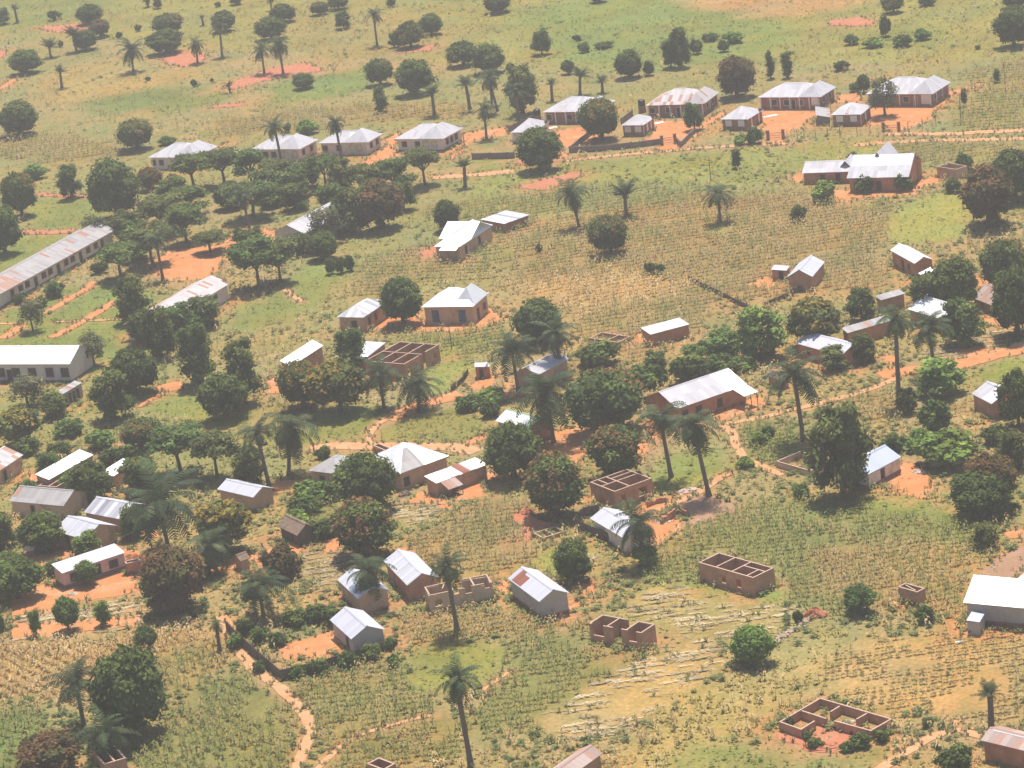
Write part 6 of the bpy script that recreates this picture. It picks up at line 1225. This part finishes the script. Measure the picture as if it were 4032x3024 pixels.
def maize_T(seed, dry):
    r = np.random.default_rng(seed); q, t = [], []
    for az in (0, 1.57):
        d = np.array((math.cos(az), math.sin(az), 0))*.022; q.append([-d, d, d*.7+np.array((.02, 0, 1.0)), -d*.7+np.array((.02, 0, 1.0))]); t.append((1.1, 1.0, .85))
    for i in range(6):
        q.append(leafq(i*2.4+r.random(), .22+.12*i, (.36+.12*r.random()), .085+.03*r.random(), .10, .22+.2*dry*r.random())); t.append((1, 1, 1) if r.random() > .35 else (1.15, 1.05, .95))
    q.append(leafq(1.0, .92, .12, .03, .16, .05)); t.append((1.5, 1.25, 1.0))
    return np.array([[np.asarray(p) for p in k] for k in q]), np.array(t, float)
def tuft_T(seed, nb, w, spread):
    r = np.random.default_rng(seed); q, t = [], []
    for i in range(nb):
        az = i*2.4+r.random(); h = np.array((math.cos(az), math.sin(az), 0)); sd = np.array((-h[1], h[0], 0)); o = h*spread*.35*r.random(); k = .6+.5*r.random()
        q.append([o-sd*w, o+sd*w, o+h*spread*k+sd*w*.5+np.array((0, 0, k)), o+h*spread*k*.9-sd*w*.5+np.array((0, 0, k))]); t.append([.8+.4*r.random()]*3)
    return np.array([[np.asarray(p) for p in k] for k in q]), np.array(t, float)
def clump_T(seed, nb, w):                                       # leafy low plant
    r = np.random.default_rng(seed); q, t = [], []
    for i in range(nb):
        az = i*2.4+r.random(); q.append(leafq(az, .15+.55*r.random(), .35+.25*r.random(), w*(.7+.6*r.random()), .18*r.random(), .18)); t.append([.75+.5*r.random()]*3)
    return np.array([[np.asarray(p) for p in k] for k in q]), np.array(t, float)
def litter_T(seed, nb):                                         # straw lying about
    r = np.random.default_rng(seed); q, t = [], []
    for i in range(nb):
        az = r.random()*6.28; h = np.array((math.cos(az), math.sin(az), 0)); sd = np.array((-h[1], h[0], 0)); o = np.array((r.normal(0, .35), r.normal(0, .35), .03+.1*r.random())); l = .10+.16*r.random(); w = .025+.03*r.random()
        q.append([o-h*l-sd*w, o+h*l-sd*w+np.array((0, 0, .12*r.random())), o+h*l+sd*w+np.array((0, 0, .12)), o-h*l+sd*w]); t.append([.75+.5*r.random()]*3)
    return np.array([[np.asarray(p) for p in k] for k in q]), np.array(t, float)
def windrow_T(seed, nb):                                        # raked straw, lying mostly one way
    r = np.random.default_rng(seed); q, t = [], []
    for i in range(nb):
        az = r.normal(0, .45); h = np.array((math.cos(az), math.sin(az), 0)); sd = np.array((-h[1], h[0], 0)); o = np.array((r.normal(0, .5), r.normal(0, .13), .03+.12*r.random())); l = .14+.22*r.random(); w = .03+.035*r.random()
        q.append([o-h*l-sd*w, o+h*l-sd*w+np.array((0, 0, .1*r.random())), o+h*l+sd*w+np.array((0, 0, .08)), o-h*l+sd*w]); t.append([.75+.5*r.random()]*3)
    return np.array([[np.asarray(p) for p in k] for k in q]), np.array(t, float)
WRT = windrow_T(9, 14)
MZT = [maize_T(1, 0), maize_T(2, 1)]; TFT = tuft_T(3, 6, .16, .5); CLT = clump_T(4, 9, .13); LIT = litter_T(5, 14)
MCOL = {'maize': ((.29, .24, .12), (.36, .30, .16), (.23, .235, .10), (.185, .215, .08)), 'maizedry': ((.46, .35, .20), (.40, .29, .165), (.52, .42, .26), (.30, .24, .12)), 'maizegreen': ((.20, .225, .085), (.255, .255, .105), (.16, .195, .07), (.33, .28, .145))}
def pick(cols, P, s=5.0, seed=41):
    c = np.array(cols); k = np.clip(((vnoise(P, s, seed)*.75+rng.random(len(P))*.45-.1)*len(c)).astype(int), 0, len(c)-1); return c[k]
Gxy = rng.random((430000, 2)); Ybig = 245+(960-245)*Gxy[:, 1]**1.15; P_all = np.column_stack([(Gxy[:, 0]-.5)*(140+.46*Ybig), Ybig])
P_all = P_all[in_view(P_all)]; _, Z_all = zone_at(P_all)
# drop points where a near field is already dense enough, thin out with distance
for zi, (kind, colr, b, poly) in enumerate(ZONES):
    if kind.startswith('maize'):
        x0, x1, y0, y1 = poly[:, 0].min()-2, poly[:, 0].max()+2, poly[:, 1].min()-2, poly[:, 1].max()+2
        yc = (y0+y1)/2; sp = .86*(1+max(0, yc-340)/360); vc = toV(*poly.mean(0)); th = rng.normal(-.85, .1) if vc[0] < 720 and vc[1] > 1390 else rng.normal(.05, .2)
        n_ = int((x1-x0)/sp*1.5)+2; m_ = int((y1-y0)/sp*1.5)+2; rx, ry = np.meshgrid(np.arange(-n_*2, n_*2)*sp*.70, np.arange(-m_, m_)*sp*1.75); R2 = np.stack([rx.ravel(), ry.ravel()], 1)+rng.normal(0, .15, (rx.size, 2))
        R2 = np.stack([R2[:, 0]*math.cos(th)-R2[:, 1]*math.sin(th), R2[:, 0]*math.sin(th)+R2[:, 1]*math.cos(th)], 1)+np.array(((x0+x1)/2, yc))
        R2 = R2[(R2[:, 0] > x0) & (R2[:, 0] < x1) & (R2[:, 1] > y0) & (R2[:, 1] < y1)]; R2 = R2[in_view(R2)]; _, z = zone_at(R2); R2 = R2[z == zi]
        R2 = R2[(vnoise(R2, 4.0, 51)+vnoise(R2, 1.6, 52)*.5 > .42)]; R2 = R2[free(R2)]
        if not len(R2): continue
        h = (1.0+.6*rng.random(len(R2)))*(.65+.6*vnoise(R2, 6.0, 53)); wf = 1.15*(1+max(0, yc-340)/700)
        half = rng.random(len(R2)) < .5
        for t_, mk in ((0, half), (1, ~half)):
            plants('maize_field', R2[mk], MZT[t_], np.full(mk.sum(), wf)*(.8+.5*rng.random(mk.sum())), pick(MCOL[kind], R2[mk]), .14, .32, hs=h[mk])
    elif kind in ('stubble', 'litter'):
        area = abs(np.sum(poly[:, 0]*np.roll(poly[:, 1], -1)-np.roll(poly[:, 0], -1)*poly[:, 1]))/2; n_ = int(area*2.2*1.4)
        Q = np.column_stack([rng.uniform(poly[:, 0].min()-1, poly[:, 0].max()+1, n_), rng.uniform(poly[:, 1].min()-1, poly[:, 1].max()+1, n_)]); _, z = zone_at(Q); Q = Q[(z == zi)]
        th = .04; u = Q[:, 0]*math.sin(th)+Q[:, 1]*math.cos(th)+1.1*(vnoise(Q, 7, 62)-.5); Q = Q[((np.sin(u*2*math.pi/1.75)*.42+vnoise(Q, 2.6, 61)*1.1+.35*rng.random(len(Q))) > .80)]; Q = Q[free(Q)]
        plants('straw_litter', Q, WRT, .8+.6*rng.random(len(Q)), pick(((.56, .46, .31), (.62, .53, .37), (.47, .37, .23), (.38, .32, .18)), Q, 2.5), .0, .4, ang=-.04)
        plants('loose_straw', Q[::3]+rng.normal(0, .8, (len(Q[::3]), 2)), LIT, .7+.6*rng.random(len(Q[::3])), pick(((.50, .41, .27), (.58, .49, .33), (.42, .34, .20)), Q[::3], 2.0), 0, .4)
        Q2 = Q[rng.random(len(Q)) < .35]+rng.normal(0, .4, (1, 2)); plants('stubble_weeds', Q2, TFT, .35+.3*rng.random(len(Q2)), pick(((.20, .22, .09), (.28, .26, .11)), Q2), .2, .4)
    elif kind == 'rows':
        x0, x1, y0, y1 = poly[:, 0].min(), poly[:, 0].max(), poly[:, 1].min(), poly[:, 1].max(); sp = 1.0; th = .02
        rx, ry = np.meshgrid(np.arange(x0-30, x1+30, sp*.55), np.arange(y0-30, y1+30, sp*1.7)); Q = np.stack([rx.ravel(), ry.ravel()], 1)+rng.normal(0, .12, (rx.size, 2)); c0 = Q.mean(0); d = Q-c0
        Q = c0+np.stack([d[:, 0]*math.cos(th)-d[:, 1]*math.sin(th), d[:, 0]*math.sin(th)+d[:, 1]*math.cos(th)], 1); Q = Q[in_view(Q)]; _, z = zone_at(Q); Q = Q[z == zi]; Q = Q[(vnoise(Q, 3.5, 71) > .28)]; Q = Q[free(Q)]
        plants('planted_rows', Q, CLT, .50+.35*rng.random(len(Q)), pick(((.22, .20, .085), (.27, .235, .10), (.17, .16, .07), (.33, .27, .13)), Q), .1, .4, hs=.6+.5*rng.random(len(Q)))
# rough grass, weeds and taller stems everywhere else
fld = np.array([ZONES[i][0] if i >= 0 else 'open' for i in range(-1, len(ZONES))])[Z_all+1]
dist = P_all[:, 1]; far = np.clip((640-dist)/260, .12, 1)
def take(kinds, dens): return np.isin(fld, kinds) & (rng.random(len(P_all)) < dens)
ok_all = free(P_all)
m_ = take(['open', 'grass', 'tansoil'], .62*np.clip(far+.25, 0, 1)) & ok_all & (vnoise(P_all, 5, 81)+.4*rng.random(len(P_all)) > .42)
Q = P_all[m_]; gcol, _ = zone_at(Q); sz = (.26+.32*rng.random(len(Q)))*(.7+.7*vnoise(Q, 9, 82))
plants('rough_grass', Q, TFT, sz*1.25, gcol*(.95+.7*rng.random((len(Q), 1)))*np.array((1.0, 1.0, .92)), .25, .28, hs=sz*.8)
m_ = take(['open', 'grass', 'scrub'], .16*far) & ok_all & (vnoise(P_all, 13, 83) > .40); Q = P_all[m_]; sz = .7+.8*rng.random(len(Q))
plants('weeds', Q, CLT, sz, pick(((.13, .175, .065), (.18, .205, .08), (.10, .145, .055), (.22, .22, .095)), Q, 8), .1, .4, hs=sz*.6)
m_ = take(['open', 'grass', 'tansoil'], .12*np.clip(far+.2, 0, 1)) & ok_all & (vnoise(P_all, 17, 84) > .52); Q = P_all[m_]
plants('tall_dry_stems', Q, MZT[1], .8+.5*rng.random(len(Q)), pick(((.40, .31, .18), (.30, .25, .13), (.48, .39, .23), (.24, .22, .10)), Q, 6), .2, .5, hs=.9+.8*rng.random(len(Q)))
m_ = take(['scrub'], .9) & ok_all; Q = P_all[m_]; sz = .6+.7*rng.random(len(Q)); plants('green_scrub', Q, CLT, sz*1.2, pick(((.10, .165, .06), (.13, .195, .07), (.08, .135, .05), (.17, .21, .08)), Q, 6), .1, .5, hs=sz*.8)
m_ = take(['lawn'], .35) & ok_all; Q = P_all[m_]; gcol, _ = zone_at(Q); plants('lawn_grass', Q, TFT, .28+.2*rng.random(len(Q)), gcol*(.95+.5*rng.random((len(Q), 1))), .25, .4, hs=.14+.14*rng.random(len(Q)))
m_ = take(['lawn'], .02) & ok_all; Q = P_all[m_]; plants('lawn_weeds', Q, CLT, .5+.5*rng.random(len(Q)), pick(((.12, .17, .06), (.22, .22, .09)), Q, 8), .1, .4)
# growth hugging walls and edges of yards
E_ = []
for F in FOOT:
    for a, b in zip(F, np.roll(F, -1, 0)):
        L = np.linalg.norm(b-a); k = int(L*1.6); t_ = rng.random(k)[:, None]; nn = np.array((b-a)[::-1]*(1, -1))/L; E_.append(a+(b-a)*t_+nn*(.25+.7*rng.random((k, 1))))
E_ = np.vstack(E_); E_ = E_[(vnoise(E_, 5, 91) > .5)]; E_ = E_[free(E_)]
plants('wall_weeds', E_, CLT, .5+.5*rng.random(len(E_)), pick(((.11, .155, .055), (.17, .20, .075), (.25, .23, .10)), E_, 6), .1, .5)
Rp = np.vstack([f.mean(0)+(f[rng.integers(0, len(f), 26)]-f.mean(0))*(rng.random((26, 1))*.9)+rng.normal(0, .5, (26, 2)) for f in RUINF])
plants('ruin_weeds', Rp, CLT, .5+.6*rng.random(len(Rp)), pick(((.13, .175, .06), (.19, .21, .08), (.26, .24, .11)), Rp, 3), .1, .4)
Eq = np.vstack([Q_[rng.integers(0, len(Q_), max(4, int(len(Q_)*.9)))]+rng.normal(0, .35, (max(4, int(len(Q_)*.9)), 2)) for Q_, k in BARE])
plants('yard_edge_grass', Eq, TFT, .3+.35*rng.random(len(Eq)), pick(((.22, .21, .10), (.30, .25, .13), (.17, .19, .08), (.38, .30, .16)), Eq, 4), .25, .5)
# bits of straw, stones and rubbish on the yards
Yp = []
for Q_, k in BARE:
    if k == 'yard':
        n_ = int(min(400, 6+(Q_[:, 0].max()-Q_[:, 0].min())*(Q_[:, 1].max()-Q_[:, 1].min())*.10)); c_ = np.column_stack([rng.uniform(Q_[:, 0].min(), Q_[:, 0].max(), n_), rng.uniform(Q_[:, 1].min(), Q_[:, 1].max(), n_)]); Yp.append(c_[inpoly(c_, Q_)])
Yp = np.vstack(Yp)
for F in FOOT: Yp = Yp[~inpoly(Yp, F)]
Yw = Yp[(vnoise(Yp, 4, 95) > .6)]+.3
plants('yard_weeds', Yw, TFT, .2+.25*rng.random(len(Yw)), pick(((.24, .24, .10), (.34, .27, .13)), Yw), .2, .3, hs=.12+.15*rng.random(len(Yw)))
plants('yard_litter', Yp, LIT, .25+.4*rng.random(len(Yp)), pick(((.62, .45, .32), (.34, .20, .12), (.75, .62, .48), (.22, .16, .11)), Yp, 2), 0, .4)
# ------------------------------------------------------------ the air
hz = MB(); hz.box(-2500, 2500, -400, 4200, -1.0, 152.0); 
def haze_mat():
    m, n, out = new_mat('haze')
    v = N(n, 'ShaderNodeVolumePrincipled'); v.inputs['Color'].default_value = (.99, .935, .875, 1); v.inputs['Density'].default_value = HAZE
    v.inputs['Anisotropy'].default_value = 0.0
    n.links.new(v.outputs[0], out.inputs['Volume']); return m
HAZE = .00037
tag(hz.build('haze', haze_mat()), kind='stuff')
